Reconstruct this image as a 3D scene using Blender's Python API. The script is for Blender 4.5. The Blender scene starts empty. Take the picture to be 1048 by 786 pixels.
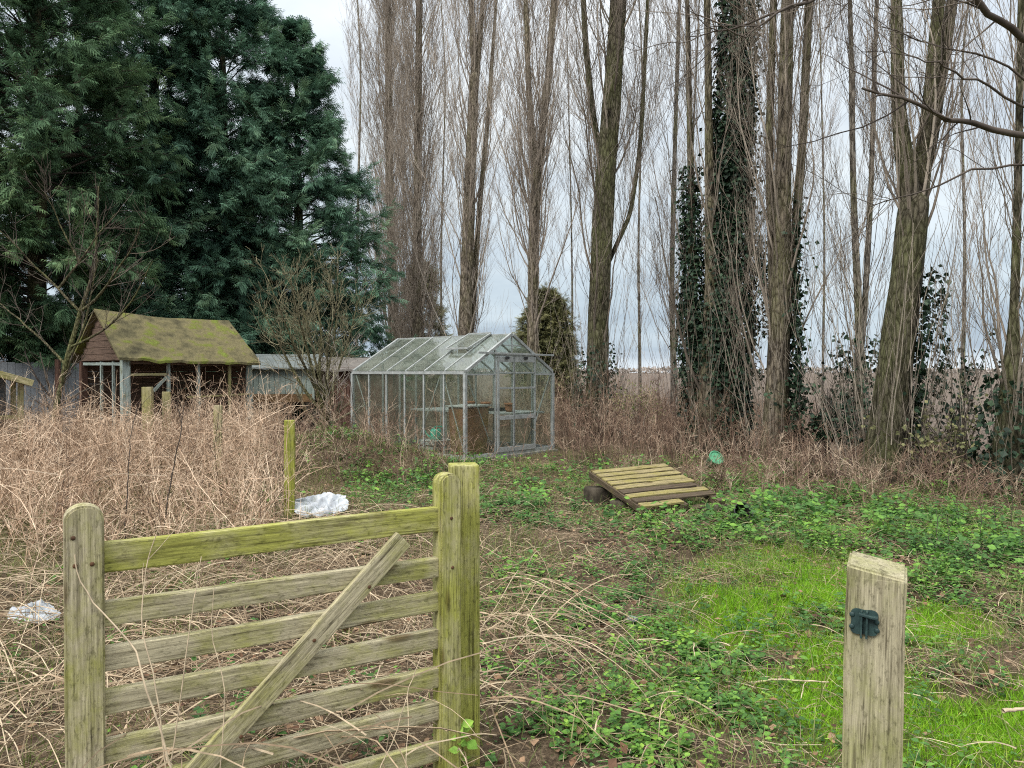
import bpy, bmesh, math, random
import numpy as np
from mathutils import Vector, Matrix

R = np.random.default_rng(7)
random.seed(7)
scn = bpy.context.scene
col = scn.collection
CAMH, HOR, F, CX = 1.5, 381.0, 788.0, 524.0


# ------------------------------------------------------------------ helpers
def world(px, py, d):
    return np.array([(px - CX) / F * d, d, CAMH - (py - HOR) / F * d])


def hash2(ix, iy, s):
    n = (ix.astype(np.int64) * 374761393 + iy.astype(np.int64) * 668265263 + s * 982451653) & 0xffffffff
    n = ((n ^ (n >> 13)) * 1274126177) & 0xffffffff
    return ((n ^ (n >> 16)) & 0xffff) / 65535.0


def vnoise(x, y, sc, s=0):
    x = np.asarray(x, float) / sc
    y = np.asarray(y, float) / sc
    ix, iy = np.floor(x), np.floor(y)
    fx, fy = x - ix, y - iy
    fx, fy = fx * fx * (3 - 2 * fx), fy * fy * (3 - 2 * fy)
    a, b = hash2(ix, iy, s), hash2(ix + 1, iy, s)
    c, d = hash2(ix, iy + 1, s), hash2(ix + 1, iy + 1, s)
    return (a + (b - a) * fx) * (1 - fy) + (c + (d - c) * fx) * fy


def fbm(x, y, sc, s=0):
    return (vnoise(x, y, sc, s) * .55 + vnoise(x, y, sc * .47, s + 3) * .3 + vnoise(x, y, sc * .21, s + 7) * .15)


def rowx(y):                      # x of the poplar row at depth y
    return 5.38 - .449 * (y - 10.7)


def bank(x, y):
    return np.exp(-((x + 2.75) / 1.35) ** 2 - ((y - 12.3) / 1.1) ** 2)


def gh(x, y):                     # height of the ground
    x = np.asarray(x, float)
    y = np.asarray(y, float)
    near = np.clip((30 - np.hypot(x, y)) / 20, 0, 1)
    h = near * ((fbm(x, y, 1.6, 1) - .5) * .12 + (fbm(x, y, .4, 2) - .5) * .06)
    h = h + bank(x, y) * .5
    h = h + .10 * np.exp(-((x + .5) / 1.6) ** 2 - ((y - 2.6) / 1.2) ** 2)
    fld = np.clip((x - rowx(y) - 1.5) / 2, 0, 1)
    h = h + fld * (fbm(x, y, .5, 5) - .5) * .16 * np.clip((80 - y) / 60, 0.1, 1)
    return h


def unit(v):
    return v / np.maximum(np.linalg.norm(v, axis=-1, keepdims=True), 1e-9)


def link(o, parent=None):
    col.objects.link(o)
    if parent:
        o.parent = parent
    return o


def tag(o, label=None, cat=None, group=None, kind=None):
    if label: o['label'] = label
    if cat: o['category'] = cat
    if group: o['group'] = group
    if kind: o['kind'] = kind
    return o


def thing(name, loc, label, cat, group=None, rz=0.0):
    o = bpy.data.objects.new(name, None)
    o.empty_display_size = .2
    o.location = tuple(float(v) for v in loc)
    o.rotation_euler = (0, 0, rz)
    link(o)
    return tag(o, label, cat, group)


def mk(name, V, FS, mat, parent=None, rnd=None, smooth=False):
    """V (n,3); FS = list of int arrays (m,k)"""
    me = bpy.data.meshes.new(name)
    V = np.ascontiguousarray(V, dtype=np.float32)
    me.vertices.add(len(V))
    me.vertices.foreach_set('co', V.ravel())
    loops = np.concatenate([f.ravel() for f in FS]).astype(np.int32)
    tot = np.concatenate([np.full(len(f), f.shape[1]) for f in FS])
    st = np.concatenate([[0], np.cumsum(tot)[:-1]]).astype(np.int32)
    me.loops.add(len(loops))
    me.loops.foreach_set('vertex_index', loops)
    me.polygons.add(len(st))
    me.polygons.foreach_set('loop_start', st)
    me.polygons.foreach_set('use_smooth', np.full(len(st), smooth))
    if rnd is not None:
        a = me.attributes.new('rnd', 'FLOAT', 'POINT')
        a.data.foreach_set('value', np.ascontiguousarray(rnd, dtype=np.float32))
    me.update(calc_edges=True)
    me.validate()
    if mat: me.materials.append(mat)
    return link(bpy.data.objects.new(name, me), parent)


def from_bm(name, bm, mat, parent=None, smooth=False):
    me = bpy.data.meshes.new(name)
    bm.normal_update()
    bm.to_mesh(me)
    bm.free()
    for p in me.polygons: p.use_smooth = smooth
    if mat: me.materials.append(mat)
    return link(bpy.data.objects.new(name, me), parent)


def place(o, p0, p1, up=(0, 0, 1), origin=None):
    """put a part built along local X so that it runs from p0 to p1 (parent space)"""
    p0, p1 = Vector(p0), Vector(p1)
    x = (p1 - p0).normalized()
    u = Vector(up)
    y = u.cross(x)
    if y.length < 1e-4: y = Vector((0, 1, 0)).cross(x)
    y.normalize()
    z = x.cross(y)
    m = Matrix((x, y, z)).transposed().to_4x4()
    m.translation = p0
    o.matrix_local = m
    return o


def beam(name, parent, p0, p1, w, h, mat, up=(0, 0, 1), bev=.006, jit=.002, seg=8, taper=0.0):
    """squared timber from p0 to p1; w along local Y, h along local Z(up)"""
    L = (Vector(p1) - Vector(p0)).length
    bm = bmesh.new()
    bmesh.ops.create_cube(bm, size=1.0)
    for v in bm.verts:
        v.co = Vector(((v.co.x + .5) * L, v.co.y * w, v.co.z * h))
    if bev > 0:
        bmesh.ops.bevel(bm, geom=bm.edges[:], offset=bev, segments=2, affect='EDGES', profile=.6)
    if seg > 1:
        for k in range(1, seg):
            g = bm.verts[:] + bm.edges[:] + bm.faces[:]
            bmesh.ops.bisect_plane(bm, geom=g, plane_co=(L * k / seg, 0, 0), plane_no=(1, 0, 0))
    if jit > 0:
        a, b, c, d = [random.uniform(-1, 1) for _ in range(4)]
        for v in bm.verts:
            t = v.co.x / L
            v.co.y += jit * (a * math.sin(5 * t + b * 3) + random.uniform(-.35, .35))
            v.co.z += jit * (c * math.sin(6 * t + d * 3) + random.uniform(-.35, .35))
            if taper: v.co.y *= 1 - taper * t; v.co.z *= 1 - taper * t
    o = from_bm(name, bm, mat, parent)
    return place(o, p0, p1, up)


# ---- batch curves / tubes
def grow(P0, D, L, K, wig, trop=(0, 0, 0), tw=0.0, wiglow=None):
    N = len(P0)
    P = np.zeros((N, K, 3))
    P[:, 0] = P0
    d = unit(D)
    step = (np.asarray(L) / (K - 1)).reshape(-1, 1)
    tr = np.asarray(trop, float)
    for k in range(1, K):
        d = unit(d + R.normal(0, wig, (N, 3)) + tr * tw)
        P[:, k] = P[:, k - 1] + d * step
    return P


def at(paths, t):
    """position & tangent; paths (N,K,3), t (N,)"""
    N, K, _ = paths.shape
    f = np.clip(t, 0, .999) * (K - 1)
    i = f.astype(int)
    f = (f - i)[:, None]
    a = paths[np.arange(N), i]
    b = paths[np.arange(N), i + 1]
    return a + (b - a) * f, unit(b - a)


def spawn(paths, n, t0, t1, a0, a1):
    N = len(paths)
    idx = np.repeat(np.arange(N), n)
    t = R.uniform(t0, t1, len(idx))
    p, tg = at(paths[idx], t)
    perp = unit(np.cross(tg, R.normal(0, 1, (len(idx), 3))))
    a = R.uniform(a0, a1, len(idx))[:, None]
    return p, tg * np.cos(a) + perp * np.sin(a), idx, t


def tubes(sets):
    """sets: list of (paths, r0(N), r1(N), sides, rnd(N)) -> V,FS,rnd"""
    Vs, Fs, Rs, off = [], [], [], 0
    for paths, r0, r1, S, rnd in sets:
        N, K, _ = paths.shape
        if N == 0: continue
        tg = np.empty_like(paths)
        tg[:, 1:-1] = paths[:, 2:] - paths[:, :-2]
        tg[:, 0] = paths[:, 1] - paths[:, 0]
        tg[:, -1] = paths[:, -1] - paths[:, -2]
        tg = unit(tg)
        ref = unit(np.cross(unit(paths[:, -1] - paths[:, 0]), R.normal(0, 1, (N, 3))))[:, None, :]
        n1 = unit(np.cross(tg, np.broadcast_to(ref, tg.shape)))
        n2 = np.cross(tg, n1)
        rr = (np.broadcast_to(np.asarray(r0), (N,))[:, None] * (1 - np.linspace(0, 1, K)) +
              np.broadcast_to(np.asarray(r1), (N,))[:, None] * np.linspace(0, 1, K))
        ang = np.arange(S) * 2 * math.pi / S
        V = (paths[:, :, None, :] + rr[:, :, None, None] * (n1[:, :, None, :] * np.cos(ang)[None, None, :, None] +
                                                          n2[:, :, None, :] * np.sin(ang)[None, None, :, None]))
        base = (np.arange(N) * K * S)[:, None, None] + (np.arange(K - 1) * S)[None, :, None]
        s = np.arange(S)[None, None, :]
        s2 = (np.arange(S) + 1)[None, None, :] % S
        q = np.stack([base + s, base + s2, base + S + s2, base + S + s], -1).reshape(-1, 4) + off
        Vs.append(V.reshape(-1, 3)); Fs.append(q)
        Rs.append(np.repeat(np.broadcast_to(np.asarray(rnd), (N,)), K * S))
        off += N * K * S
    return np.concatenate(Vs), [np.concatenate(Fs)], np.concatenate(Rs)


LEAF = np.array([[0, 0, 0], [-.30, .28, .05], [-.36, .5, .06], [-.2, .78, .02], [0, 1, -.06], [.2, .78, .02], [.36, .5, .06],
                 [.30, .28, .05], [0, .5, -.02]])
LEAFF = np.array([[0, 8, 2, 1], [8, 4, 3, 2], [0, 7, 6, 8], [8, 6, 5, 4]])
RHOMB = np.array([[0, 0, 0], [-.33, .42, .07], [0, 1, 0], [.33, .42, .07]])
RHOMBF = np.array([[0, 1, 2], [0, 2, 3]])


def leaves(P, Dr, Nr, size, rnd, tmpl=LEAF, tf=LEAFF, wide=1.0):
    """leaf at P, pointing along Dr, roughly facing Nr"""
    y = unit(Dr)
    x = unit(np.cross(y, Nr))
    z = np.cross(x, y)
    s = np.asarray(size).reshape(-1, 1, 1)
    T = tmpl[None] * s
    V = P[:, None] + T[..., 0:1] * x[:, None] * wide + T[..., 1:2] * y[:, None] + T[..., 2:3] * z[:, None]
    n = len(tmpl)
    Fc = (tf[None] + (np.arange(len(P)) * n)[:, None, None]).reshape(-1, tf.shape[1])
    return V.reshape(-1, 3), [Fc], np.repeat(np.broadcast_to(rnd, (len(P),)), n)


def blades(P, D, L, w, rnd, bend=.5, K=4):
    """grass blades"""
    N = len(P)
    d = unit(D)
    hor = unit(np.cross(d, R.normal(0, 1, (N, 3))))
    side = unit(np.cross(d, hor))
    t = np.linspace(0, 1, K)
    L = np.asarray(L).reshape(-1, 1, 1)
    b = (R.uniform(.2, 1, N) * bend).reshape(-1, 1, 1)
    c = P[:, None] + d[:, None] * (t[None, :, None] * L) + (hor[:, None] - d[:, None] * .4) * (t ** 2)[None, :, None] * L * b
    ww = np.asarray(w).reshape(-1, 1, 1) * (1 - t ** 1.5 * .95)[None, :, None]
    V = np.stack([c - side[:, None] * ww, c + side[:, None] * ww], 2)
    base = (np.arange(N) * K * 2)[:, None] + (np.arange(K - 1) * 2)[None]
    q = np.stack([base, base + 1, base + 3, base + 2], -1).reshape(-1, 4)
    return V.reshape(-1, 3), [q], np.repeat(rnd, K * 2)


def join(parts):
    Vs, Fs, Rs, off = [], {}, [], 0
    for V, FS, r in parts:
        Vs.append(V); Rs.append(r)
        for f in FS: Fs.setdefault(f.shape[1], []).append(f + off)
        off += len(V)
    return np.concatenate(Vs), [np.concatenate(v) for v in Fs.values()], np.concatenate(Rs)


# ------------------------------------------------------------------ materials
def nodes(name):
    m = bpy.data.materials.new(name)
    m.use_nodes = True
    nt = m.node_tree
    b = nt.nodes['Principled BSDF']
    return m, nt, b


def ramp(nt, stops, fac):
    r = nt.nodes.new('ShaderNodeValToRGB')
    e = r.color_ramp.elements
    while len(e) < len(stops): e.new(.5)
    for i, (p, c) in enumerate(stops):
        e[i].position = p
        e[i].color = (*c, 1)
    nt.links.new(fac, r.inputs[0])
    return r.outputs[0]


def noise(nt, vec, scale, detail=4, rough=.6):
    n = nt.nodes.new('ShaderNodeTexNoise')
    n.inputs['Scale'].default_value = scale
    n.inputs['Detail'].default_value = detail
    n.inputs['Roughness'].default_value = rough
    if vec: nt.links.new(vec, n.inputs['Vector'])
    return n.outputs['Fac']


def mapped(nt, scale=(1, 1, 1), which='Object', rand=True):
    t = nt.nodes.new('ShaderNodeTexCoord')
    mp = nt.nodes.new('ShaderNodeMapping')
    mp.inputs['Scale'].default_value = scale
    nt.links.new(t.outputs[which], mp.inputs[0])
    if rand:
        oi = nt.nodes.new('ShaderNodeObjectInfo')
        mu = nt.nodes.new('ShaderNodeMath'); mu.operation = 'MULTIPLY'; mu.inputs[1].default_value = 37.0
        nt.links.new(oi.outputs['Random'], mu.inputs[0])
        cb = nt.nodes.new('ShaderNodeCombineXYZ')
        for i in range(3): nt.links.new(mu.outputs[0], cb.inputs[i])
        nt.links.new(cb.outputs[0], mp.inputs['Location'])
    return mp.outputs[0]


def mix(nt, fac, a, b, mode='MIX'):
    m = nt.nodes.new('ShaderNodeMix')
    m.data_type = 'RGBA'
    m.blend_type = mode
    if isinstance(fac, (int, float)): m.inputs[0].default_value = fac
    else: nt.links.new(fac, m.inputs[0])
    for i, v in ((6, a), (7, b)):
        if isinstance(v, tuple): m.inputs[i].default_value = (*v, 1)
        else: nt.links.new(v, m.inputs[i])
    return m.outputs[2]


def bump(nt, b, h, strength, dist):
    n = nt.nodes.new('ShaderNodeBump')
    n.inputs['Strength'].default_value = strength
    n.inputs['Distance'].default_value = dist
    nt.links.new(h, n.inputs['Height'])
    nt.links.new(n.outputs[0], b.inputs['Normal'])


def strand_mat(name, stops, rough=.75, spec=.3, trans=0.0, nscale=25):
    m, nt, b = nodes(name)
    a = nt.nodes.new('ShaderNodeAttribute')
    a.attribute_name = 'rnd'
    c = ramp(nt, stops, a.outputs['Fac'])
    nz = noise(nt, mapped(nt, rand=False), nscale, 3)
    v = ramp(nt, [(.3, (.62, .62, .62)), (.7, (1.25, 1.25, 1.25))], nz)
    c = mix(nt, 1.0, c, v, 'MULTIPLY')
    nt.links.new(c, b.inputs['Base Color'])
    b.inputs['Roughness'].default_value = rough
    b.inputs['Specular IOR Level'].default_value = spec
    if trans > 0:
        tr = nt.nodes.new('ShaderNodeBsdfTranslucent')
        nt.links.new(c, tr.inputs[0])
        ms = nt.nodes.new('ShaderNodeMixShader')
        ms.inputs[0].default_value = trans
        nt.links.new(b.outputs[0], ms.inputs[1]); nt.links.new(tr.outputs[0], ms.inputs[2])
        nt.links.new(ms.outputs[0], nt.nodes['Material Output'].inputs[0])
    return m


def wood_mat(name, base, dark, moss, moss_amt=.5, grain=(3, 60, 60), rough=.85, knots=True, bmp=.35):
    """weathered timber with grain along local X and patchy algae"""
    m, nt, b = nodes(name)
    v = mapped(nt, grain)
    v1 = mapped(nt, (.8, 1.3, 1.3))
    g = noise(nt, v, 1.7, 8, .72)
    c = ramp(nt, [(.28, dark), (.5, base), (.75, tuple(min(1, x * 1.35) for x in base))], g)
    pm = noise(nt, v1, 5.0, 10, .72)
    lo = .62 - moss_amt * .38
    pf = ramp(nt, [(lo, (0, 0, 0)), (lo + .22, (.9, .9, .9))], pm)
    gm = noise(nt, v, 1.6, 3)
    mcol = ramp(nt, [(.3, tuple(x * .55 for x in moss)), (.7, moss)], gm)
    c = mix(nt, pf, c, mcol)
    # grime / dark weather streaks and cracks
    st = noise(nt, mapped(nt, (2.2, 34, 34)), 1.0, 9, .75)
    sf = ramp(nt, [(.36, (.3, .28, .25)), (.48, (1, 1, 1))], st)
    c = mix(nt, .7, c, mix(nt, 1.0, c, sf, 'MULTIPLY'))
    cr_ = noise(nt, mapped(nt, (1.1, 75, 75)), 1.0, 3, .5)
    cf = ramp(nt, [(.455, (1, 1, 1)), (.485, (.22, .2, .17)), (.50, (.22, .2, .17)), (.53, (1, 1, 1))], cr_)
    cm = ramp(nt, [(.5, (0, 0, 0)), (.62, (.8, .8, .8))], noise(nt, mapped(nt, (3, 30, 30)), 1.0, 3))
    c = mix(nt, cm, c, mix(nt, 1.0, c, cf, 'MULTIPLY'))
    fg = noise(nt, mapped(nt, (6, 260, 260)), 1.0, 4, .8)
    c = mix(nt, .8, c, mix(nt, 1.0, c, ramp(nt, [(.3, (.55, .54, .52)), (.7, (1.4, 1.4, 1.4))], fg), 'MULTIPLY'))
    sp_ = noise(nt, mapped(nt, (40, 90, 90)), 1.0, 5, .7)
    c = mix(nt, .7, c, mix(nt, 1.0, c, ramp(nt, [(.36, (.4, .4, .36)), (.46, (1, 1, 1)), (.62, (1, 1, 1)), (.72, (1.35, 1.4, 1.2))], sp_), 'MULTIPLY'))
    if knots:
        vo = nt.nodes.new('ShaderNodeTexVoronoi')
        vo.inputs['Scale'].default_value = 1.0
        nt.links.new(mapped(nt, (2.6, 9, 9)), vo.inputs['Vector'])
        kf = ramp(nt, [(.10, (.28, .2, .13)), (.17, (1, 1, 1))], vo.outputs['Distance'])
        c = mix(nt, .8, c, mix(nt, 1.0, c, kf, 'MULTIPLY'))
    nt.links.new(c, b.inputs['Base Color'])
    b.inputs['Roughness'].default_value = rough
    b.inputs['Specular IOR Level'].default_value = .25
    ad = nt.nodes.new('ShaderNodeMath'); ad.operation = 'ADD'
    nt.links.new(g, ad.inputs[0]); nt.links.new(st, ad.inputs[1])
    bump(nt, b, ad.outputs[0], bmp, .006)
    return m


def bark_mat(name, a, c_, moss, moss_amt=.3, sc=(15, 15, 3.4)):
    m, nt, b = nodes(name)
    v = mapped(nt, sc)
    n = noise(nt, v, 1.0, 6, .7)
    c = ramp(nt, [(.40, a), (.52, c_), (.66, tuple(min(1, x * 1.45) for x in c_))], n)
    p = noise(nt, mapped(nt, (1, 1, .6)), 1.8, 5, .65)
    f = ramp(nt, [(.55 - moss_amt * .3, (0, 0, 0)), (.75 - moss_amt * .3, (.8, .8, .8))], p)
    c = mix(nt, f, c, moss)
    # furrows: stretched cells, warped
    wv = nt.nodes.new('ShaderNodeMix'); wv.data_type = 'VECTOR'; wv.inputs[0].default_value = .06
    nx_ = nt.nodes.new('ShaderNodeTexNoise'); nx_.inputs['Scale'].default_value = 2.2; nx_.inputs['Detail'].default_value = 4
    vv = mapped(nt, (sc[0] * 1.25, sc[1] * 1.25, sc[2] * 1.5))
    nt.links.new(vv, nx_.inputs['Vector'])
    nt.links.new(vv, wv.inputs[4]); nt.links.new(nx_.outputs['Color'], wv.inputs[5])
    vo = nt.nodes.new('ShaderNodeTexVoronoi'); vo.feature = 'DISTANCE_TO_EDGE'; vo.inputs['Scale'].default_value = 1.0
    nt.links.new(wv.outputs[1], vo.inputs['Vector'])
    ff = ramp(nt, [(.0, (.22, .2, .18)), (.14, (.8, .8, .8)), (.4, (1.2, 1.2, 1.2))], vo.outputs['Distance'])
    c = mix(nt, .85, c, mix(nt, 1.0, c, ff, 'MULTIPLY'))
    ad = nt.nodes.new('ShaderNodeMath'); ad.operation = 'ADD'
    nt.links.new(n, ad.inputs[0]); nt.links.new(vo.outputs['Distance'], ad.inputs[1])
    n = ad.outputs[0]
    nt.links.new(c, b.inputs['Base Color'])
    b.inputs['Roughness'].default_value = .95
    b.inputs['Specular IOR Level'].default_value = .1
    bump(nt, b, n, .9, .04)
    return m


def plain_mat(name, stops, scale=6, rough=.6, spec=.4, metal=0, stretch=(1, 1, 1), bmp=.15, bd=.01, det=5):
    m, nt, b = nodes(name)
    n = noise(nt, mapped(nt, stretch), scale, det, .62)
    nt.links.new(ramp(nt, stops, n), b.inputs['Base Color'])
    b.inputs['Roughness'].default_value = rough
    b.inputs['Specular IOR Level'].default_value = spec
    b.inputs['Metallic'].default_value = metal
    if bmp: bump(nt, b, n, bmp, bd)
    return m


GATE = wood_mat('gate_wood', (.43, .385, .26), (.18, .155, .095), (.37, .37, .10), .46)
GATEG = wood_mat('gate_wood_green', (.42, .385, .22), (.18, .17, .08), (.40, .41, .08), .8)
POSTW = wood_mat('post_wood', (.37, .335, .225), (.19, .165, .105), (.33, .335, .13), .42, grain=(2.2, 60, 60), knots=False)
MOSSP = wood_mat('mossy_post', (.33, .30, .14), (.15, .14, .06), (.36, .38, .06), 1.0)
PALEP = wood_mat('pale_post', (.40, .35, .22), (.2, .18, .1), (.36, .34, .12), .6)
BLUEW = wood_mat('blue_grey_wood', (.33, .39, .37), (.18, .23, .22), (.30, .33, .2), .35)
BROWNB = wood_mat('brown_boards', (.15, .10, .075), (.07, .05, .04), (.14, .13, .06), .1, grain=(2, 30, 30))
REDW = wood_mat('red_brown_wood', (.115, .062, .046), (.05, .03, .025), (.1, .08, .05), .1)
PALLET = wood_mat('pallet_wood', (.30, .25, .13), (.07, .055, .035), (.34, .30, .08), .5)
PALLETD = wood_mat('pallet_wood_dark', (.10, .075, .05), (.04, .03, .02), (.2, .17, .05), .2)
ALU = plain_mat('aluminium_frame', [(.3, (.24, .26, .25)), (.6, (.42, .44, .43)), (.85, (.52, .53, .52))], 9, .5, .5, .25, bmp=.05)
ALUD = plain_mat('aluminium_dull', [(.3, (.26, .28, .27)), (.7, (.46, .48, .47))], 12, .6, .4, .2, bmp=.05)
IRON = plain_mat('painted_iron', [(.35, (.012, .03, .03)), (.62, (.03, .065, .06)), (.8, (.08, .06, .04))], 60, .55, .4, 0, bmp=.3, bd=.002)
RUST = plain_mat('rusty_iron', [(.3, (.05, .03, .02)), (.7, (.15, .07, .03))], 60, .8, .3)
ROOFM = plain_mat('mossy_felt', [(.30, (.05, .045, .03)), (.42, (.12, .108, .06)), (.52, (.185, .16, .085)), (.59, (.155, .165, .045)), (.70, (.19, .26, .045))],
                  2.3, .95, .1, 0, (1, 1, 1), 1.0, .10, 12)
ROOFG = plain_mat('grey_felt', [(.3, (.13, .12, .11)), (.7, (.24, .22, .2))], 5, .9, .2)
GREENM = plain_mat('pale_green_metal', [(.3, (.20, .25, .22)), (.6, (.29, .345, .31)), (.8, (.33, .36, .30))], 5, .6, .3, 0, (1, 1, .3), .1)
RUSTM = plain_mat('rust_band', [(.3, (.10, .06, .035)), (.7, (.24, .15, .07))], 9, .9, .2)
SLATE = plain_mat('slate_panel', [(.3, (.13, .14, .15)), (.7, (.24, .26, .28))], 5, .8, .3, 0, (6, 6, .4), .3)
BLACKP = plain_mat('black_plastic', [(.3, (.012, .012, .013)), (.7, (.03, .03, .03))], 8, .4, .5)
GREENP = plain_mat('green_plastic', [(.3, (.06, .26, .13)), (.7, (.10, .38, .20))], 8, .5, .4)
TEALP = plain_mat('teal_plastic', [(.3, (.02, .34, .24)), (.7, (.04, .45, .33))], 8, .4, .4)
WHITEP = plain_mat('white_plastic', [(.3, (.32, .34, .37)), (.55, (.50, .53, .56)), (.8, (.66, .68, .7))], 6, .75, .2, bmp=.25, bd=.01)
TANK = plain_mat('brown_tank', [(.28, (.13, .06, .03)), (.5, (.22, .105, .05)), (.66, (.17, .13, .04)), (.8, (.16, .19, .04))], 2.6, .8, .3, bmp=.2)
CRATEM = plain_mat('grey_crate', [(.3, (.3, .31, .3)), (.7, (.5, .5, .48))], 10, .7, .3)
TERRA = plain_mat('terracotta', [(.3, (.28, .12, .06)), (.7, (.42, .2, .11))], 10, .9, .2)
BRICK = plain_mat('old_block', [(.3, (.025, .021, .016)), (.7, (.095, .08, .06))], 9, .95, .1, bmp=.5, bd=.02)
LOGM = bark_mat('log_bark', (.05, .04, .03), (.13, .10, .075), (.12, .13, .05), .3, (10, 10, 10))
CONC = plain_mat('concrete_footing', [(.3, (.16, .15, .13)), (.7, (.3, .29, .26))], 8, .95, .1, bmp=.4)

STEM_T = strand_mat('dead_stem_tan', [(0, (.07, .043, .032)), (.25, (.27, .175, .11)), (.6, (.53, .37, .25)), (1, (.76, .60, .44))])
STEM_P = strand_mat('dead_stem_brown', [(0, (.06, .037, .028)), (.4, (.17, .105, .075)), (.8, (.33, .225, .155)), (1, (.52, .41, .30))])
STEM_L = strand_mat('straw_litter', [(0, (.12, .08, .055)), (.3, (.30, .215, .135)), (.7, (.44, .34, .225)), (1, (.56, .46, .32))])
GRASS = strand_mat('green_grass', [(0, (.09, .20, .012)), (.5, (.19, .42, .014)), (.85, (.30, .52, .025)), (1, (.42, .42, .12))], .6, .3, .3)
GRASSD = strand_mat('dull_grass', [(0, (.10, .14, .04)), (.6, (.20, .24, .07)), (1, (.40, .36, .18))], .7, .2, .25)
NETTLE = strand_mat('nettle_leaf', [(0, (.045, .11, .03)), (.45, (.09, .21, .045)), (.8, (.18, .36, .055)), (1, (.30, .48, .07))], .55, .3, .25)
DLEAF = strand_mat('dead_leaf', [(0, (.07, .04, .03)), (.5, (.20, .115, .07)), (1, (.36, .24, .15))], .9, .1)
IVYM = strand_mat('ivy_leaf', [(0, (.010, .022, .013)), (.6, (.024, .052, .028)), (1, (.05, .09, .045))], .5, .25, .08)
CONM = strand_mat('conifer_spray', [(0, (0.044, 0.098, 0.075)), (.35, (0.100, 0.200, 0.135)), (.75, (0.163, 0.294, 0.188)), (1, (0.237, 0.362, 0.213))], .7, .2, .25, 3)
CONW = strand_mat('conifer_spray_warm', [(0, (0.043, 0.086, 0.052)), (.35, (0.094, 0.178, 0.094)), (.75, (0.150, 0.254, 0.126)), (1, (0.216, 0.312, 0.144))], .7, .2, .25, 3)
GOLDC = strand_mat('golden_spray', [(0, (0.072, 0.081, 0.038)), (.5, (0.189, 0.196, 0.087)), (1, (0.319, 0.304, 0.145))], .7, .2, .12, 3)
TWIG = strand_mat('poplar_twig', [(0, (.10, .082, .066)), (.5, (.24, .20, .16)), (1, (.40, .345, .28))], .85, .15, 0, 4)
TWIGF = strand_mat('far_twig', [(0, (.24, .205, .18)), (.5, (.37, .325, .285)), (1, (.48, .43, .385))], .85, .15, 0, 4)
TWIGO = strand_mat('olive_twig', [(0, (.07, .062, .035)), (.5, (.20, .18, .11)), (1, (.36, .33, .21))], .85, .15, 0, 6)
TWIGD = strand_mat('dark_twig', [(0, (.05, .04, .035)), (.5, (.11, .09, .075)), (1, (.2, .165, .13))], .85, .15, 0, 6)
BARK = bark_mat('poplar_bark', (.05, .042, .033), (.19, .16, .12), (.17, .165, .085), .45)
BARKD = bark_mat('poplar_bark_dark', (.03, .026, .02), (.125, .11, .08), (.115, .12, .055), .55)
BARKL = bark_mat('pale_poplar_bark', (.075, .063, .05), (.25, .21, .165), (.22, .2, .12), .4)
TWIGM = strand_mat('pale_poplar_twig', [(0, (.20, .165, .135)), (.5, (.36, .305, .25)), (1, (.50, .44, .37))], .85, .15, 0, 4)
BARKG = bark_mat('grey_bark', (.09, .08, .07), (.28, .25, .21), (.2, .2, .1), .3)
BARKO = bark_mat('olive_bark', (.05, .044, .03), (.16, .142, .09), (.17, .175, .075), .4, (20, 20, 6))


def glass(name, dirt, dirtcol, lo=.45):
    m, nt, b = nodes(name)
    out = nt.nodes['Material Output']
    nt.nodes.remove(b)
    tr = nt.nodes.new('ShaderNodeBsdfTransparent'); tr.inputs[0].default_value = (.93, .96, .94, 1)
    gl = nt.nodes.new('ShaderNodeBsdfGlossy'); gl.inputs['Roughness'].default_value = .03
    fr = nt.nodes.new('ShaderNodeFresnel'); fr.inputs[0].default_value = 1.5
    ge = nt.nodes.new('ShaderNodeNewGeometry')
    mr = nt.nodes.new('ShaderNodeMapRange'); mr.inputs[3].default_value = 1.5; mr.inputs[4].default_value = 1 / 1.5
    nt.links.new(ge.outputs['Backfacing'], mr.inputs[0]); nt.links.new(mr.outputs[0], fr.inputs[0])
    m1 = nt.nodes.new('ShaderNodeMixShader')
    nt.links.new(fr.outputs[0], m1.inputs[0]); nt.links.new(tr.outputs[0], m1.inputs[1]); nt.links.new(gl.outputs[0], m1.inputs[2])
    df = nt.nodes.new('ShaderNodeBsdfDiffuse'); df.inputs[0].default_value = (*dirtcol, 1)
    tl = nt.nodes.new('ShaderNodeBsdfTranslucent'); tl.inputs[0].default_value = (*dirtcol, 1)
    dm = nt.nodes.new('ShaderNodeMixShader'); dm.inputs[0].default_value = .45
    nt.links.new(df.outputs[0], dm.inputs[1]); nt.links.new(tl.outputs[0], dm.inputs[2])
    n = noise(nt, mapped(nt, (1, 1, 1)), 3.5, 7, .7)
    f = ramp(nt, [(lo, (dirt * .25,) * 3), (lo + .3, (dirt,) * 3)], n)
    m2 = nt.nodes.new('ShaderNodeMixShader')
    nt.links.new(f, m2.inputs[0]); nt.links.new(m1.outputs[0], m2.inputs[1]); nt.links.new(dm.outputs[0], m2.inputs[2])
    nt.links.new(m2.outputs[0], out.inputs[0])
    return m


GLASS = glass('wall_glass', .16, (.40, .43, .34))
GLASSR = glass('roof_glass', .42, (.40, .43, .37), .38)


# ------------------------------------------------------------------ ground
def axis(a0, a1, fine0, fine1, step, g=1.16):
    xs = list(np.arange(fine0, fine1, step))
    s = step
    x = fine1
    while x < a1:
        xs.append(x); s *= g; x += s
    xs.append(a1)
    s, x = step, fine0
    while x > a0:
        s *= g; x -= s
        xs.append(max(x, a0))
    return np.unique(np.array(xs))


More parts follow.
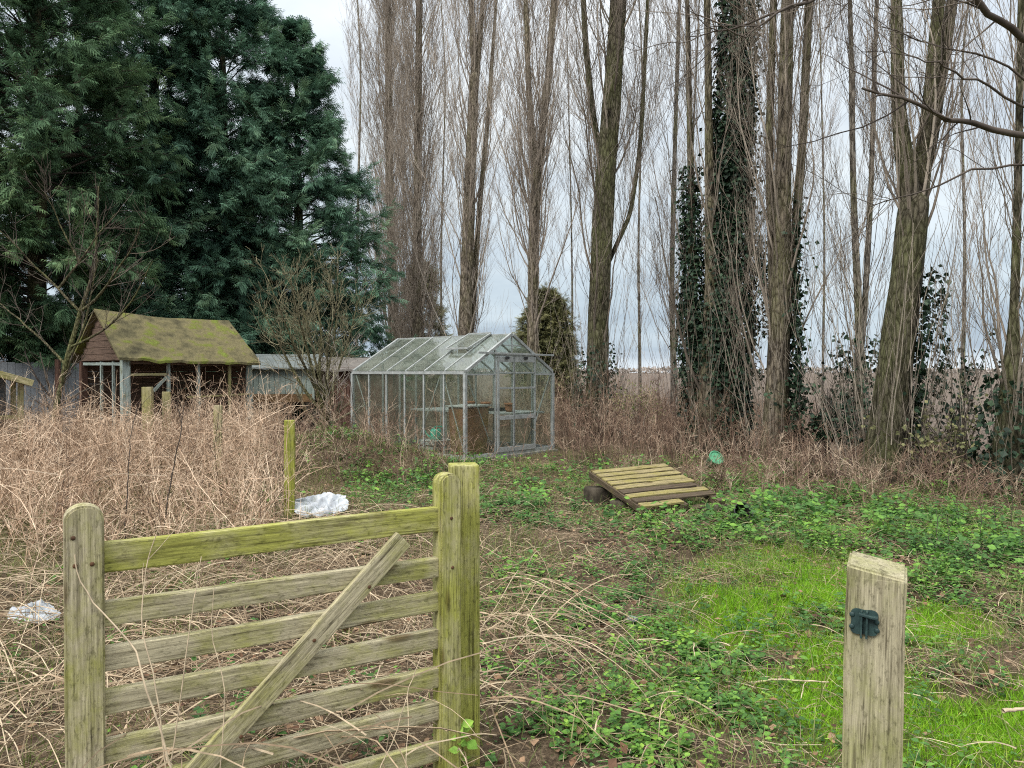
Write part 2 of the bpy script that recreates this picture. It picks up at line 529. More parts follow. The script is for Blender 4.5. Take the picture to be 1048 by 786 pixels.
gx = axis(-1500, 1500, -9, 11, .1)
gy = axis(-300, 2500, 1.2, 19, .1)
GX, GY = np.meshgrid(gx, gy)
GV = np.stack([GX, GY, gh(GX, GY)], -1).reshape(-1, 3)
nx, ny = len(gx), len(gy)
ii = (np.arange(ny - 1)[:, None] * nx + np.arange(nx - 1)[None]).ravel()
gf = np.stack([ii, ii + 1, ii + nx + 1, ii + nx], -1)
m, nt, b = nodes('earth_ground')
vec = mapped(nt, rand=False)
n1 = noise(nt, vec, 1.1, 6, .65)
n2 = noise(nt, vec, 14, 6, .7)
n3 = noise(nt, vec, 60, 4, .7)
soil = ramp(nt, [(.3, (.022, .016, .011)), (.5, (.058, .042, .028)), (.7, (.14, .10, .065))], n2)
straw = ramp(nt, [(.35, (.05, .036, .024)), (.5, (.15, .11, .07)), (.65, (.34, .26, .17))], n3)
c = mix(nt, ramp(nt, [(.42, (0, 0, 0)), (.62, (.75, .75, .75))], n1), soil, straw)
mossn = noise(nt, vec, .8, 5, .6)
moss = ramp(nt, [(.3, (.07, .12, .015)), (.7, (.17, .28, .02))], n2)
# masks painted into the mesh: wet moss patches and the ploughed field
am = nt.nodes.new('ShaderNodeAttribute'); am.attribute_name = 'moss'
c = mix(nt, am.outputs['Fac'], c, moss)
af = nt.nodes.new('ShaderNodeAttribute'); af.attribute_name = 'field'
fn = noise(nt, vec, 5, 8, .75)
fieldc = ramp(nt, [(.35, (.055, .042, .033)), (.52, (.155, .122, .098)), (.70, (.29, .245, .21))], fn)
c = mix(nt, af.outputs['Fac'], c, fieldc)
nt.links.new(c, b.inputs['Base Color'])
b.inputs['Roughness'].default_value = .97
b.inputs['Specular IOR Level'].default_value = .1
bump(nt, b, n2, .8, .05)
GROUND = m


def uv_of(x, y):
    y = np.maximum(y, .3)
    return CX + F * x / y, HOR + CAMH * F / y


def ell(u, v, cu, cv, ru, rv):
    return np.clip(1.35 - np.sqrt(((u - cu) / ru) ** 2 + ((v - cv) / rv) ** 2), 0, 1)


def mossmask(x, y):
    u, v = uv_of(x, y)
    a = np.maximum.reduce([ell(u, v, 805, 615, 100, 44) * 1.1, ell(u, v, 1010, 745, 120, 60) * 1.0, ell(u, v, 750, 685, 100, 60) * .7,
                           ell(u, v, 960, 650, 60, 26) * .7, ell(u, v, 835, 700, 50, 70) * .8])
    a = a * np.clip((fbm(x, y, .45, 21) - .25) * 4, 0, 1) * 1.25
    return np.clip(a, 0, 1)


ground = mk('ground', GV, [gf], GROUND, smooth=True)
tag(ground, kind='structure')
at_ = ground.data.attributes.new('moss', 'FLOAT', 'POINT')
at_.data.foreach_set('value', np.where((GV[:, 1] > .5) & (GV[:, 1] < 14), mossmask(GV[:, 0], GV[:, 1]), 0).astype(np.float32))
at_ = ground.data.attributes.new('field', 'FLOAT', 'POINT')
fm = np.clip((GV[:, 0] - rowx(GV[:, 1]) - 1.0) / 1.2 + (fbm(GV[:, 0], GV[:, 1], 1.0, 9) - .5) * 2, 0, 1)
at_.data.foreach_set('value', np.where(GV[:, 1] > 5, fm, 0).astype(np.float32))


# ------------------------------------------------------------------ the gate
ang = math.radians(31.8)
ga = np.array([-1.161, 2.08])
gdir = np.array([math.cos(ang), math.sin(ang)])
GL = 1.10
gate = thing('wooden_gate', (ga[0], ga[1], 0), 'weathered seven-rail wooden gate with a diagonal brace, standing ajar in front', 'gate', rz=ang)


def stile(parent, s, z0, z1, w, t, mat):
    """upright with a rounded top, built in gate space (x along gate, y thickness)"""
    bm = bmesh.new()
    prof = [(-w / 2, 0), (w / 2, 0), (w / 2, z1 - z0 - w * .42)]
    for k in range(1, 10):
        a = math.pi * k / 10
        prof.append((w / 2 * math.cos(a), z1 - z0 - w * .42 + w * .42 * math.sin(a)))
    prof.append((-w / 2, z1 - z0 - w * .42))
    # local X runs up the timber so that the grain does too
    fr = [bm.verts.new((p[1], -p[0], -t / 2)) for p in prof]
    bk = [bm.verts.new((p[1], -p[0], t / 2)) for p in prof]
    bm.faces.new(fr); bm.faces.new(bk[::-1])
    n = len(prof)
    for i in range(n):
        bm.faces.new((fr[i], bk[i], bk[(i + 1) % n], fr[(i + 1) % n]))
    bmesh.ops.recalc_face_normals(bm, faces=bm.faces[:])
    bmesh.ops.bevel(bm, geom=[e for e in bm.edges if len(e.link_faces) == 2 and e.calc_face_angle(0) > .8], offset=.006, segments=2, affect='EDGES')
    o = from_bm('stile', bm, mat, parent)
    # local X -> up, local Y -> -gate x, local Z -> gate -y..
    m = Matrix(((0, -1, 0), (0, 0, -1), (1, 0, 0))).to_4x4()
    m = Matrix(((0, -1, 0, s), (0, 0, 1, 0), (1, 0, 0, z0), (0, 0, 0, 1)))
    if m.to_3x3().determinant() < 0:
        m = Matrix(((0, -1, 0, s), (0, 0, -1, 0), (1, 0, 0, z0), (0, 0, 0, 1)))
    o.matrix_local = m
    return o


stile(gate, 0, .05, 1.143, .095, .07, GATE)
stile(gate, GL, .05, 1.153, .08, .07, GATEG)
s0, s1 = .044, GL - .036
tops = [1.037, .868, .745, .621, .487, .368, .232]
hts = [.083, .066, .066, .066, .066, .064, .064]
for i, (t, h) in enumerate(zip(tops, hts)):
    dz = random.uniform(-.004, .004)
    beam('rail', gate, (s0, 0, t - h / 2 + dz), (s1, 0, t - h / 2 - dz), .034, h, GATE if i else GATEG, bev=.005, jit=.002)
beam('brace', gate, (.06, -.030, .15), (.925, -.030, .948), .022, .067, GATE, bev=.004, jit=.0015)
for s, z in ((.30, .395), (.61, .69), (.79, .85)):
    pass


def bolt(parent, p, nrm, r, mat, name='bolt'):
    bm = bmesh.new()
    bmesh.ops.create_uvsphere(bm, u_segments=12, v_segments=6, radius=r)
    for v in bm.verts: v.co.z *= .45
    o = from_bm(name, bm, mat, parent, True)
    q = Vector((0, 0, 1)).rotation_difference(Vector(nrm))
    o.matrix_local = Matrix.Translation(Vector(p)) @ q.to_matrix().to_4x4()
    return o


for p in ((-.022, -.036, .985), (.018, -.036, .985), (-.026, -.036, 1.06), (GL, -.036, 1.0), (GL + .004, -.036, .83)):
    bolt(gate, p, (0, -1, 0), .006, RUST)
for s, z in ((.62, .70), (.40, .455), (.80, .84)):
    bolt(gate, (s, -.043, z - .03), (0, -1, 0), .006, RUST)
beam('hinge', gate, (GL - .05, .04, .84), (GL + .06, .045, .84), .006, .03, RUST, bev=.001, jit=0, seg=1)
beam('hinge', gate, (GL - .05, .04, .30), (GL + .06, .045, .30), .006, .03, RUST, bev=.001, jit=0, seg=1)

gp = thing('gate_post', (-.178, 2.835, 0), 'tall green algae-covered square post the gate hangs on', 'post', rz=math.radians(10))
beam('shaft', gp, (0, 0, -.3), (0, 0, 1.162), .105, .105, GATEG, up=(0, 1, 0), bev=.006, jit=.002)

# the latch post at the right
lp = thing('latch_post', (.882, 1.90, 0), 'stout bleached square post with a dark green iron latch, lower right', 'post', rz=math.radians(-7))
bm = bmesh.new()
w = .066
zt = {(-1, -1): 1.030, (1, -1): 1.008, (1, 1): 1.018, (-1, 1): 1.040}
vb, vt = {}, {}
for k in zt:
    vb[k] = bm.verts.new((-.3, -k[0] * w, k[1] * w)); vt[k] = bm.verts.new((zt[k], -k[0] * w, k[1] * w))
ks = [(-1, -1), (1, -1), (1, 1), (-1, 1)]
for i in range(4):
    a_, b_ = ks[i], ks[(i + 1) % 4]
    bm.faces.new((vb[a_], vb[b_], vt[b_], vt[a_]))
bm.faces.new([vt[k] for k in ks]); bm.faces.new([vb[k] for k in ks[::-1]])
bmesh.ops.recalc_face_normals(bm, faces=bm.faces[:])
bmesh.ops.bevel(bm, geom=bm.edges[:], offset=.006, segments=3, affect='EDGES')
for k in range(1, 14):
    bmesh.ops.bisect_plane(bm, geom=bm.verts[:] + bm.edges[:] + bm.faces[:], plane_co=(-.3 + k * .1, 0, 0), plane_no=(1, 0, 0))
for v in bm.verts:
    v.co.y += .002 * math.sin(v.co.x * 9) + random.uniform(-.0008, .0008)
    v.co.z += .002 * math.sin(v.co.x * 7 + 1) + random.uniform(-.0008, .0008)
o = from_bm('shaft', bm, POSTW, lp)
o.matrix_local = Matrix(((0, -1, 0, 0), (0, 0, 1, 0), (1, 0, 0, 0), (0, 0, 0, 1)))
if o.matrix_local.to_3x3().determinant() < 0: print('NEG')
lp.rotation_euler = (math.radians(-.5), math.radians(1.2), math.radians(-27))


def lobed_plate(cx, cz, rx, rz, th, lobes=4, amp=.12):
    bm = bmesh.new()
    ring = []
    for k in range(40):
        a = 2 * math.pi * k / 40
        r = 1 + amp * math.cos(lobes * a + math.pi)
        sx = math.copysign(abs(math.cos(a)) ** .92, math.cos(a)); sz = math.copysign(abs(math.sin(a)) ** .92, math.sin(a))
        ring.append(bm.verts.new((cx + rx * r * sx, 0, cz + rz * r * sz)))
    f = bm.faces.new(ring)
    e = bmesh.ops.extrude_face_region(bm, geom=[f])
    bmesh.ops.translate(bm, verts=[v for v in e['geom'] if isinstance(v, bmesh.types.BMVert)], vec=(0, -th, 0))
    bmesh.ops.recalc_face_normals(bm, faces=bm.faces[:])
    return bm


LX, LZ, LY = -.024, .897, -w - .001
lat = from_bm('latch', lobed_plate(LX, LZ, .033, .033, .005), IRON, lp)
for sx in (-.006, .006):
    beam('catch', lat, (LX + sx, LY - .012, LZ - .036), (LX + sx, LY - .012, LZ + .03), .016, .005, IRON, up=(1, 0, 0), bev=.0015, jit=0, seg=1)
beam('catch', lat, (LX - .012, LY - .014, LZ + .022), (LX + .03, LY - .014, LZ + .016), .018, .007, IRON, bev=.002, jit=0, seg=1)
for sx, sz in ((-.027, .015), (-.027, -.014), (.028, -.016), (.027, .004)):
    bolt(lat, (LX + sx, LY - .005, LZ + sz), (0, -1, 0), .0065, IRON, 'screw')
lat.location.y = 0
for v in lat.data.vertices: v.co.y += LY


# ------------------------------------------------------------------ lone posts in the garden
def lone_post(px, ytop, d, w, mat, label, lean=(0, 0), rz=.2):
    p = world(px, ytop, d)
    t = thing('fence_post', (p[0], p[1], 0), label, 'post', 'old posts among the dead stems', rz)
    beam('shaft', t, (0, 0, -.2), (lean[0], lean[1], p[2]), w, w, mat, up=(0, 1, 0), bev=.01, jit=.004)


lone_post(296, 430, 8.0, .105, MOSSP, 'slim yellow-green mossy post beside the white plastic sheet')
lone_post(222, 415, 10.2, .10, PALEP, 'pale square stub post in the dead stems below the right half of the mossy roof', (.01, .02))
lone_post(152, 396, 12.6, .15, PALEP, 'thicker of two adjacent pale stub posts before the open shed', (-.02, .02))
lone_post(169, 401, 12.9, .13, PALEP, 'thinner, lower of two adjacent pale stub posts before the open shed', (.02, 0), .5)

# ------------------------------------------------------------------ greenhouse
G0 = np.array([-.783, 12.85])
gang = math.atan2(.757, .653)       # local x = along the width, local y = along the length
W_, L_, EH, RH = 2.38, 3.02, 1.48, 2.17
gho = thing('greenhouse', (G0[0], G0[1], 0), 'old aluminium framed glass greenhouse with sliding doors in the gable', 'greenhouse', rz=gang)
B = .03


def gbar(name, p0, p1, w=.03, h=.03, mat=ALU, parent=gho, up=(0, 0, 1)):
    return beam(name, parent, p0, p1, w, h, mat, up, bev=.003, jit=0, seg=1)


def pane(pts, mat=GLASS, parent=gho, name='pane', th=.004):
    P = [Vector(p) for p in pts]
    n = (P[1] - P[0]).cross(P[2] - P[0]).normalized() * th / 2
    c = sum(P, Vector()) / len(P)
    bm = bmesh.new()
    a = [bm.verts.new(p + n - c) for p in P]
    b = [bm.verts.new(p - n - c) for p in P]
    bm.faces.new(a); bm.faces.new(b[::-1])
    for i in range(len(P)):
        j = (i + 1) % len(P)
        bm.faces.new((a[j], a[i], b[i], b[j]))
    o = from_bm(name, bm, mat, parent)
    o.location = c
    return o


ridge_x = W_ / 2
NB = 6
ys = [L_ * k / NB for k in range(NB + 1)]
for x in (0, W_):
    for y in (0, L_):
        gbar('corner_post', (x, y, .02), (x, y, EH), .055, .055, up=(0, 1, 0))
    gbar('eave_rail', (x, 0, EH + .01), (x, L_, EH + .01), .05, .05)
    gbar('base_rail', (x, 0, .06), (x, L_, .06), .05, .08)
    for y in ys[1:-1]:
        gbar('glazing_bar', (x, y, .1), (x, y, EH - .015), .032, .032, up=(0, 1, 0))
    for k in range(NB):
        g = .016
        pane([(x, ys[k] + g, .1), (x, ys[k + 1] - g, .1), (x, ys[k + 1] - g, EH - .03), (x, ys[k] + g, EH - .03)])
for y in (0, L_):
    gbar('base_rail', (.03, y, .06), (W_ - .03, y, .06), .05, .08)
gbar('ridge_bar', (ridge_x, -.02, RH), (ridge_x, L_ + .02, RH), .05, .045)
for s, x in ((1, 0), (-1, W_)):
    for k, y in enumerate(ys):
        wd = .05 if k in (0, NB) else .03
        gbar('roof_bar', (x + s * .02, y, EH + .04), (ridge_x - s * .02, y, RH + .005), wd, wd)
    for k in range(NB):
        g = .016
        if s == 1 and k == 1:   # the vent occupies the upper half
            xm, zm = .58, EH + (RH - EH) * .58 / ridge_x
            pane([(.03, ys[k] + g, EH + .05), (.03, ys[k + 1] - g, EH + .05), (xm, ys[k + 1] - g, zm + .02), (xm, ys[k] + g, zm + .02)], GLASSR)
            continue
        pane([(x + s * .03, ys[k] + g, EH + .05), (x + s * .03, ys[k + 1] - g, EH + .05),
              (ridge_x - s * .03, ys[k + 1] - g, RH), (ridge_x - s * .03, ys[k] + g, RH)], GLASSR)
# roof vent, propped a little
y0, y1 = ys[1] - .03, ys[2] + .03
xm, zm = .56, EH + (RH - EH) * .56 / ridge_x + .12
vent = gbar('roof_vent', (xm, y0, zm), (xm, y1, zm), .035, .035)


def sub(o, parent):
    m_ = parent.matrix_basis.inverted() @ o.matrix_basis
    o.parent = parent
    o.matrix_basis = m_
    return o


for y in (y0, y1):
    sub(gbar('frame', (xm + .018, y, zm + .005), (ridge_x - .035, y, RH + .035), .03, .03), vent)
sub(gbar('frame', (ridge_x - .03, y0, RH + .045), (ridge_x - .03, y1, RH + .045), .03, .03), vent)
sub(pane([(xm + .02, y0 + .017, zm + .006), (xm + .02, y1 - .017, zm + .006), (ridge_x - .04, y1 - .017, RH + .036), (ridge_x - .04, y0 + .017, RH + .036)], GLASSR), vent)
# gables
for y, front in ((0, True), (L_, False)):
    sl = (RH - EH) / ridge_x
    xs_ = [.75, 1.19, 1.63] if not front else [.75, 1.83]
    for x in xs_:
        zt_ = EH + sl * min(x, W_ - x)
        gbar('glazing_bar', (x, y, .1), (x, y, zt_ - .02), .034, .034, up=(0, 1, 0))
    if front:
        gbar('cross_bar', (.03, y, EH - .02), (.73, y, EH - .02), .02, .025)
        gbar('cross_bar', (1.85, y, EH - .02), (W_ - .03, y, EH - .02), .025, .03)
        gbar('glazing_bar', (1.19, y, 1.86), (1.19, y, RH - .03), .025, .025, up=(0, 1, 0))
        gbar('cross_bar', (.77, y, 1.80), (1.81, y, 1.80), .03, .03)
        gbar('cross_bar', (.95, y, 1.98), (1.43, y, 1.98), .018, .018)
        pane([(.03, y, .1), (.73, y, .1), (.73, y, EH - .035), (.03, y, EH - .035)])
        pane([(1.85, y, .72), (W_ - .03, y, .72), (W_ - .03, y, EH - .035), (1.85, y, EH - .035)])
        pane([(.05, y, EH), (.73, y, EH), (.73, y, EH + sl * .71)])
        pane([(1.85, y, EH), (W_ - .05, y, EH), (1.85, y, EH + sl * (W_ - 1.87))])
        pane([(.77, y, 1.82), (1.18, y, 1.82), (1.18, y, RH - .05), (.77, y, EH + sl * .75)])
        pane([(1.20, y, 1.82), (1.81, y, 1.82), (1.81, y, EH + sl * (W_ - 1.83)), (1.20, y, RH - .05)])
    else:
        q = [.03] + xs_ + [W_ - .03]
        for k in range(4):
            pane([(q[k] + .02, y, .1), (q[k + 1] - .02, y, .1), (q[k + 1] - .02, y, EH + sl * min(q[k + 1], W_ - q[k + 1]) - .02),
                  (q[k] + .02, y, EH + sl * min(q[k], W_ - q[k]) - .02)])
gbar('door_track', (.27, -.05, 1.835), (2.34, -.05, 1.82), .03, .035)
for x0, x1, yy in ((.79, 1.20, -.035), (1.21, 1.80, -.035)):
    d = gbar('door', (x0, yy, .10), (x0, yy, 1.78), .04, .028, up=(0, 1, 0))
    sub(gbar('frame', (x1, yy, .10), (x1, yy, 1.78), .03, .028, up=(0, 1, 0)), d)
    for z, h in ((.14, .09), (.70, .075), (1.22, .035), (1.49, .02), (1.73, .10)):
        sub(gbar('cross_bar', (x0 + .02, yy, z), (x1 - .015, yy, z), .024, h, ALU), d)
    for z0, z1 in ((.19, .66), (.745, 1.20), (1.24, 1.48), (1.505, 1.675)):
        sub(pane([(x0 + .02, yy, z0), (x1 - .015, yy, z0), (x1 - .015, yy, z1), (x0 + .02, yy, z1)]), d)
    sub(gbar('roller', ((x0 + x1) / 2 - .05, yy - .035, 1.755), ((x0 + x1) / 2 + .05, yy - .035, 1.755), .012, .05, BLACKP), d)
# diagonal wind braces
for p0, p1 in (((.03, .55, EH - .03), (.03, .04, .12)), ((.03, .62, EH - .03), (.03, 1.15, .35)), ((.03, 2.95, EH - .03), (.03, 2.3, .12)),
               ((.10, .03, EH - .1), (.72, .03, .12)), ((W_ - .03, .04, EH - .04), (W_ - .03, .6, .12)), ((W_ - .05, .03, EH - .04), (1.86, .03, .5)),
               ((W_ - .03, 2.95, EH - .04), (W_ - .03, 2.4, .12))):
    gbar('wind_brace', p0, p1, .015, .018)
# staging shelf along the far side
st_ = gbar('shelf', (1.85, .15, .74), (1.85, 2.9, .74), .95, .035, ALUD)
for y in (.2, 1.0, 1.9, 2.8):
    sub(gbar('leg', (1.42, y, .05), (1.42, y, .722), .025, .025, ALUD, up=(0, 1, 0)), st_)
gbar('footing', (-.04, -.04, -.02), (-.04, L_ + .04, -.02), .12, .14, CONC)
gbar('footing', (.03, -.05, -.022), (W_ + .03, -.05, -.022), .12, .13, CONC)


def gloc(x, y, z=0):
    c, s = math.cos(gang), math.sin(gang)
    # local y axis runs along the length = (-s, c)
    return (G0[0] + c * x - s * y, G0[1] + s * x + c * y, z)


# stuff inside
tk = thing('water_tank', gloc(.10, .10), 'brown tank stained green, just inside the glass corner of the greenhouse', 'tank', rz=gang)
bm = bmesh.new()
bmesh.ops.create_cube(bm, size=1)
for v in bm.verts:
    v.co = Vector(((v.co.x + .5) * .62, (v.co.y + .5) * .42, (v.co.z + .5) * .90))
    if v.co.z < .3:
        v.co.x = .31 + (v.co.x - .31) * .86; v.co.y = .21 + (v.co.y - .21) * .86
bmesh.ops.bevel(bm, geom=bm.edges[:], offset=.02, segments=2, affect='EDGES')
from_bm('body', bm, TANK, tk)
beam('lid', tk, (-.03, .21, .92), (.66, .21, .92), .47, .03, CRATEM, bev=.006, jit=.004)


def lathe(name, prof, mat, parent=None, n=20, smooth=True):
    bm = bmesh.new()
    rings = []
    for r, z in prof:
        rings.append([bm.verts.new((r * math.cos(2 * math.pi * k / n), r * math.sin(2 * math.pi * k / n), z)) for k in range(n)])
    for a, b in zip(rings[:-1], rings[1:]):
        for k in range(n):
            bm.faces.new((a[k], a[(k + 1) % n], b[(k + 1) % n], b[k]))
    bm.faces.new(rings[0][::-1])
    bmesh.ops.recalc_face_normals(bm, faces=bm.faces[:])
    return from_bm(name, bm, mat, parent, smooth)


can = thing('watering_can', gloc(.42, 1.15, .28), 'small teal green plastic watering can inside the greenhouse', 'watering can', rz=gang + 2.4)
lathe('body', [(.10, 0), (.105, .02), (.095, .17), (.07, .2), (.066, .2)], TEALP, can)
V, FS, r_ = tubes([(np.array([[[.09, 0, .04], [.16, 0, .1], [.23, 0, .22]]]), .018, .012, 8, .5)])
mk('spout', V, FS, TEALP, can, smooth=True)
V, FS, r_ = tubes([(np.array([[[-.09, 0, .04], [-.17, 0, .12], [-.12, 0, .24], [0, 0, .24], [.05, 0, .2]]]), .011, .011, 8, .5)])
mk('handle', V, FS, TEALP, can, smooth=True)
cr = thing('slatted_crate', gloc(.20, .95), 'pale slatted crate on the greenhouse floor under the teal can', 'crate', rz=gang)
for k, z in enumerate((.05, .14, .23)):
    for y in (0, .42):
        beam('slat', cr, (0, y, z), (.5, y, z), .012, .06, CRATEM, bev=.002, seg=1)
    for x in (0, .5):
        beam('slat', cr, (x, .01, z), (x, .41, z), .012, .06, CRATEM, bev=.002, seg=1)
for x in (.02, .48):
    for y in (.02, .40):
        beam('leg', cr, (x, y, 0), (x, y, .275), .025, .025, CRATEM, up=(0, 1, 0), bev=.002, seg=1)
beam('top_board', cr, (-.01, .21, .272), (.51, .21, .272), .44, .012, CRATEM, bev=.002)
lab = ['terracotta pot nearest the sliding doors on the greenhouse shelf', 'terracotta pot in the middle of the greenhouse shelf',
       'terracotta pot furthest back on the greenhouse shelf']
for k, y in enumerate((.5, 1.2, 1.7)):
    p = lathe('flower_pot', [(.06, 0), (.085, .13), (.098, .13), (.1, .165), (.085, .165), (.075, .03)], TERRA)
    p.location = gloc(1.7 + .1 * k, y, .758)
    tag(p, lab[k], 'pot', 'pots on the greenhouse shelf')
pl = bpy.data.objects.new('seed_tray', None); link(pl); pl.location = gloc(1.62, .85, .758); pl.rotation_euler.z = gang
tag(pl, 'shallow black seed tray on the greenhouse shelf', 'tray')
beam('base', pl, (0, 0, .006), (.36, 0, .006), .22, .008, BLACKP, bev=.001, seg=1, jit=0)
for y in (-.11, .11): beam('rim', pl, (0, y, .03), (.36, y, .03), .006, .055, BLACKP, bev=.001, seg=1, jit=0)
for x in (0, .36): beam('rim', pl, (x, -.11, .03), (x, .11, .03), .006, .055, BLACKP, bev=.001, seg=1, jit=0)

for k, (x_, y_, lb_) in enumerate(((1.0, 2.3, 'bamboo cane leaning inside the greenhouse, further left'), (1.25, 2.0, 'bamboo cane leaning inside the greenhouse, further right'))):
    g_ = gloc(x_, y_)
    cn_ = thing('bamboo_cane', g_, lb_, 'cane', 'canes in the greenhouse')
    V, FS, r_ = tubes([(np.array([[[0, 0, 0], [.12, .05, .7], [.2, .1, 1.35 + .1 * k]]]), .009, .006, 6, .6)])
    mk('stick', V, FS, STEM_L, cn_, r_, smooth=True)
for k, (x_, y_, r0_, lb_) in enumerate(((.95, .75, .15, 'large dark plastic pot on the greenhouse floor behind the brown tank'), (.75, 1.75, .12, 'smaller dark plastic pot on the greenhouse floor behind the crate'))):
    p = lathe('plant_pot', [(r0_ * .7, 0), (r0_ * .95, r0_ * 1.6), (r0_ * 1.05, r0_ * 1.6), (r0_ * 1.05, r0_ * 1.75), (r0_ * .9, r0_ * 1.75), (r0_ * .8, r0_ * 1.2)], BLACKP)
    p.location = gloc(x_, y_, .02)
    tag(p, lb_, 'pot', 'dark pots on the greenhouse floor')

# ------------------------------------------------------------------ open shed with mossy roof
S0 = np.array([-7.6, 15.0])
sang = math.atan2(.75, .66)
sh = thing('open_shed', (S0[0], S0[1], 0), 'open-fronted timber shed under a sagging moss-covered pitched roof', 'shed', rz=sang)
SW, SL = 2.2, 2.78                     # local x = along the roof, local y = back


def roof_sheet(name, parent, p00, p10, p01, p11, mat, th=.05, n=14, sag=.06, wob=.02, ragged=.04):
    """bilinear sheet with sag; p00-p10 is the eave, p01-p11 the ridge"""
    p = [np.array(q, float) for q in (p00, p10, p01, p11)]
    u, v = np.meshgrid(np.linspace(0, 1, n * 2), np.linspace(0, 1, n))
    P = ((1 - u) * (1 - v))[..., None] * p[0] + (u * (1 - v))[..., None] * p[1] + ((1 - u) * v)[..., None] * p[2] + (u * v)[..., None] * p[3]
    P[..., 2] -= sag * np.sin(np.pi * u) * (.5 + .5 * v) + wob * (vnoise(u * 10, v * 6, 1.3, 4) - .5) * 2
    P[0, :, 2] += (vnoise(u[0] * 20, u[0] * 0, 1, 8) - .5) * ragged
    P[0, :, 1] += (vnoise(u[0] * 16, u[0] * 0, 1, 6) - .5) * ragged
    top = P.reshape(-1, 3)
    bot = top - np.array([0, 0, th])
    ny_, nx_ = u.shape
    i = (np.arange(ny_ - 1)[:, None] * nx_ + np.arange(nx_ - 1)[None]).ravel()
    f = np.stack([i, i + 1, i + nx_ + 1, i + nx_], -1)
    N = len(top)
    edge = np.concatenate([np.arange(nx_), np.arange(1, ny_) * nx_ + nx_ - 1, (ny_ - 1) * nx_ + np.arange(nx_ - 2, -1, -1), np.arange(ny_ - 2, 0, -1) * nx_])
    e2 = np.roll(edge, -1)
    side = np.stack([edge, edge + N, e2 + N, e2], -1)
    return mk(name, np.concatenate([top, bot]), [np.concatenate([f, f[:, ::-1] + N, side])], mat, parent, smooth=False)


roof_sheet('roof_slope', sh, (-.12, -.16, 1.79), (SL + .12, -.16, 1.72), (-.10, SW / 2, 2.80), (SL + .05, SW / 2, 2.70), ROOFM)
roof_sheet('roof_slope', sh, (-.12, SW + .16, 1.75), (SL + .12, SW + .16, 1.70), (-.10, SW / 2 + .01, 2.78), (SL + .05, SW / 2 + .01, 2.68), ROOFM)
for x in (.02, SL - .02):
    for k in range(7):                  # horizontal weatherboards of the gable
        z = 1.80 + k * .135
        hw = (SW / 2 - .02) * (1 - (k + .5) / 7.2)
        if x > 1 and k > 5: continue
        beam('gable_board', sh, (x, SW / 2 - hw, z), (x, SW / 2 + hw, z), .022 + .004 * (k % 2), .128, BROWNB, bev=.004, seg=3)
beam('corner_post', sh, (.07, .02, -.1), (.07, .02, 1.74), .15, .13, BLUEW, up=(0, 1, 0))
beam('corner_post', sh, (.07, SW - .05, -.1), (.07, SW - .05, 1.74), .13, .13, REDW, up=(0, 1, 0))
beam('corner_post', sh, (SL - .07, .02, -.1), (SL - .07, .02, 1.68), .10, .09, BLUEW, up=(0, 1, 0))
beam('corner_post', sh, (SL - .07, SW - .05, -.1), (SL - .07, SW - .05, 1.68), .09, .09, BROWNB, up=(0, 1, 0))
for x in (.92, 1.55):
    beam('stud', sh, (x, .02, 0), (x, .02, 1.69), .06, .06, BLUEW, up=(0, 1, 0))
beam('stud', sh, (2.25, .02, 0), (2.25, .02, 1.66), .055, .055, PALEP, up=(0, 1, 0))
beam('cross_rail', sh, (.16, .02, 1.45), (.88, .02, 1.46), .04, .05, PALEP)
beam('cross_rail', sh, (1.3, .0, .98), (2.72, -.03, 1.02), .03, .035, PALEP)
beam('brace', sh, (.62, .03, 1.12), (.9, .03, 1.42), .04, .06, BLUEW)
for y in (.55, 1.15):
    beam('stud', sh, (.06, y, 0), (.06, y, 1.72), .05, .05, BLUEW, up=(0, 1, 0))
beam('cross_rail', sh, (.06, .1, 1.66), (.06, SW - .12, 1.68), .05, .06, BLUEW)
beam('wall_plate', sh, (.0, .04, 1.705), (SL, .04, 1.66), .06, .07, BROWNB)
for k in range(13):                     # boarded back wall
    z = .1 + k * .135
    beam('back_board', sh, (.12, SW - .03, z), (SL - .12, SW - .03, z), .02 + .004 * (k % 2), .13, BROWNB, bev=.003, seg=2)
for k in range(12):
    beam('side_board', sh, (SL - .03, .1, .1 + k * .135), (SL - .03, SW - .1, .1 + k * .135), .02 + .004 * (k % 2), .13, BROWNB, bev=.003, seg=2)

# ------------------------------------------------------------------ lean-to shelter at the left edge
lt = thing('lean_to_shelter', (-7.68, 12.0, 0), 'lean-to with a mossy pale roof edge and thin post at the far left', 'shelter', rz=.62)
beam('post', lt, (0, 0, -.1), (.02, 0, 1.38), .08, .08, PALEP, up=(0, 1, 0), jit=.006)
beam('post', lt, (-2.0, .1, -.1), (-2.0, .1, 2.0), .08, .08, PALEP, up=(0, 1, 0))
beam('post', lt, (0, 1.8, -.1), (0, 1.8, 1.4), .08, .08, PALEP, up=(0, 1, 0))
roof_sheet('roof_slope', lt, (-2.3, -.2, 2.18), (.12, -.2, 1.37), (-2.3, 2.0, 2.18), (.12, 2.0, 1.37), ROOFM, .07, 10, .02, .02)
beam('barge_board', lt, (-2.35, -.24, 2.16), (.17, -.24, 1.33), .03, .10, PALEP)
beam('cross_rail', lt, (-2.0, .0, .83), (-.03, 0, .80), .05, .06, PALEP)
for k in range(8):
    beam('back_board', lt, (-2.2 + k * .28, 1.86, 0), (-2.2 + k * .28, 1.86, 1.5), .27, .02, SLATE, up=(0, 1, 0), bev=.003, seg=1)


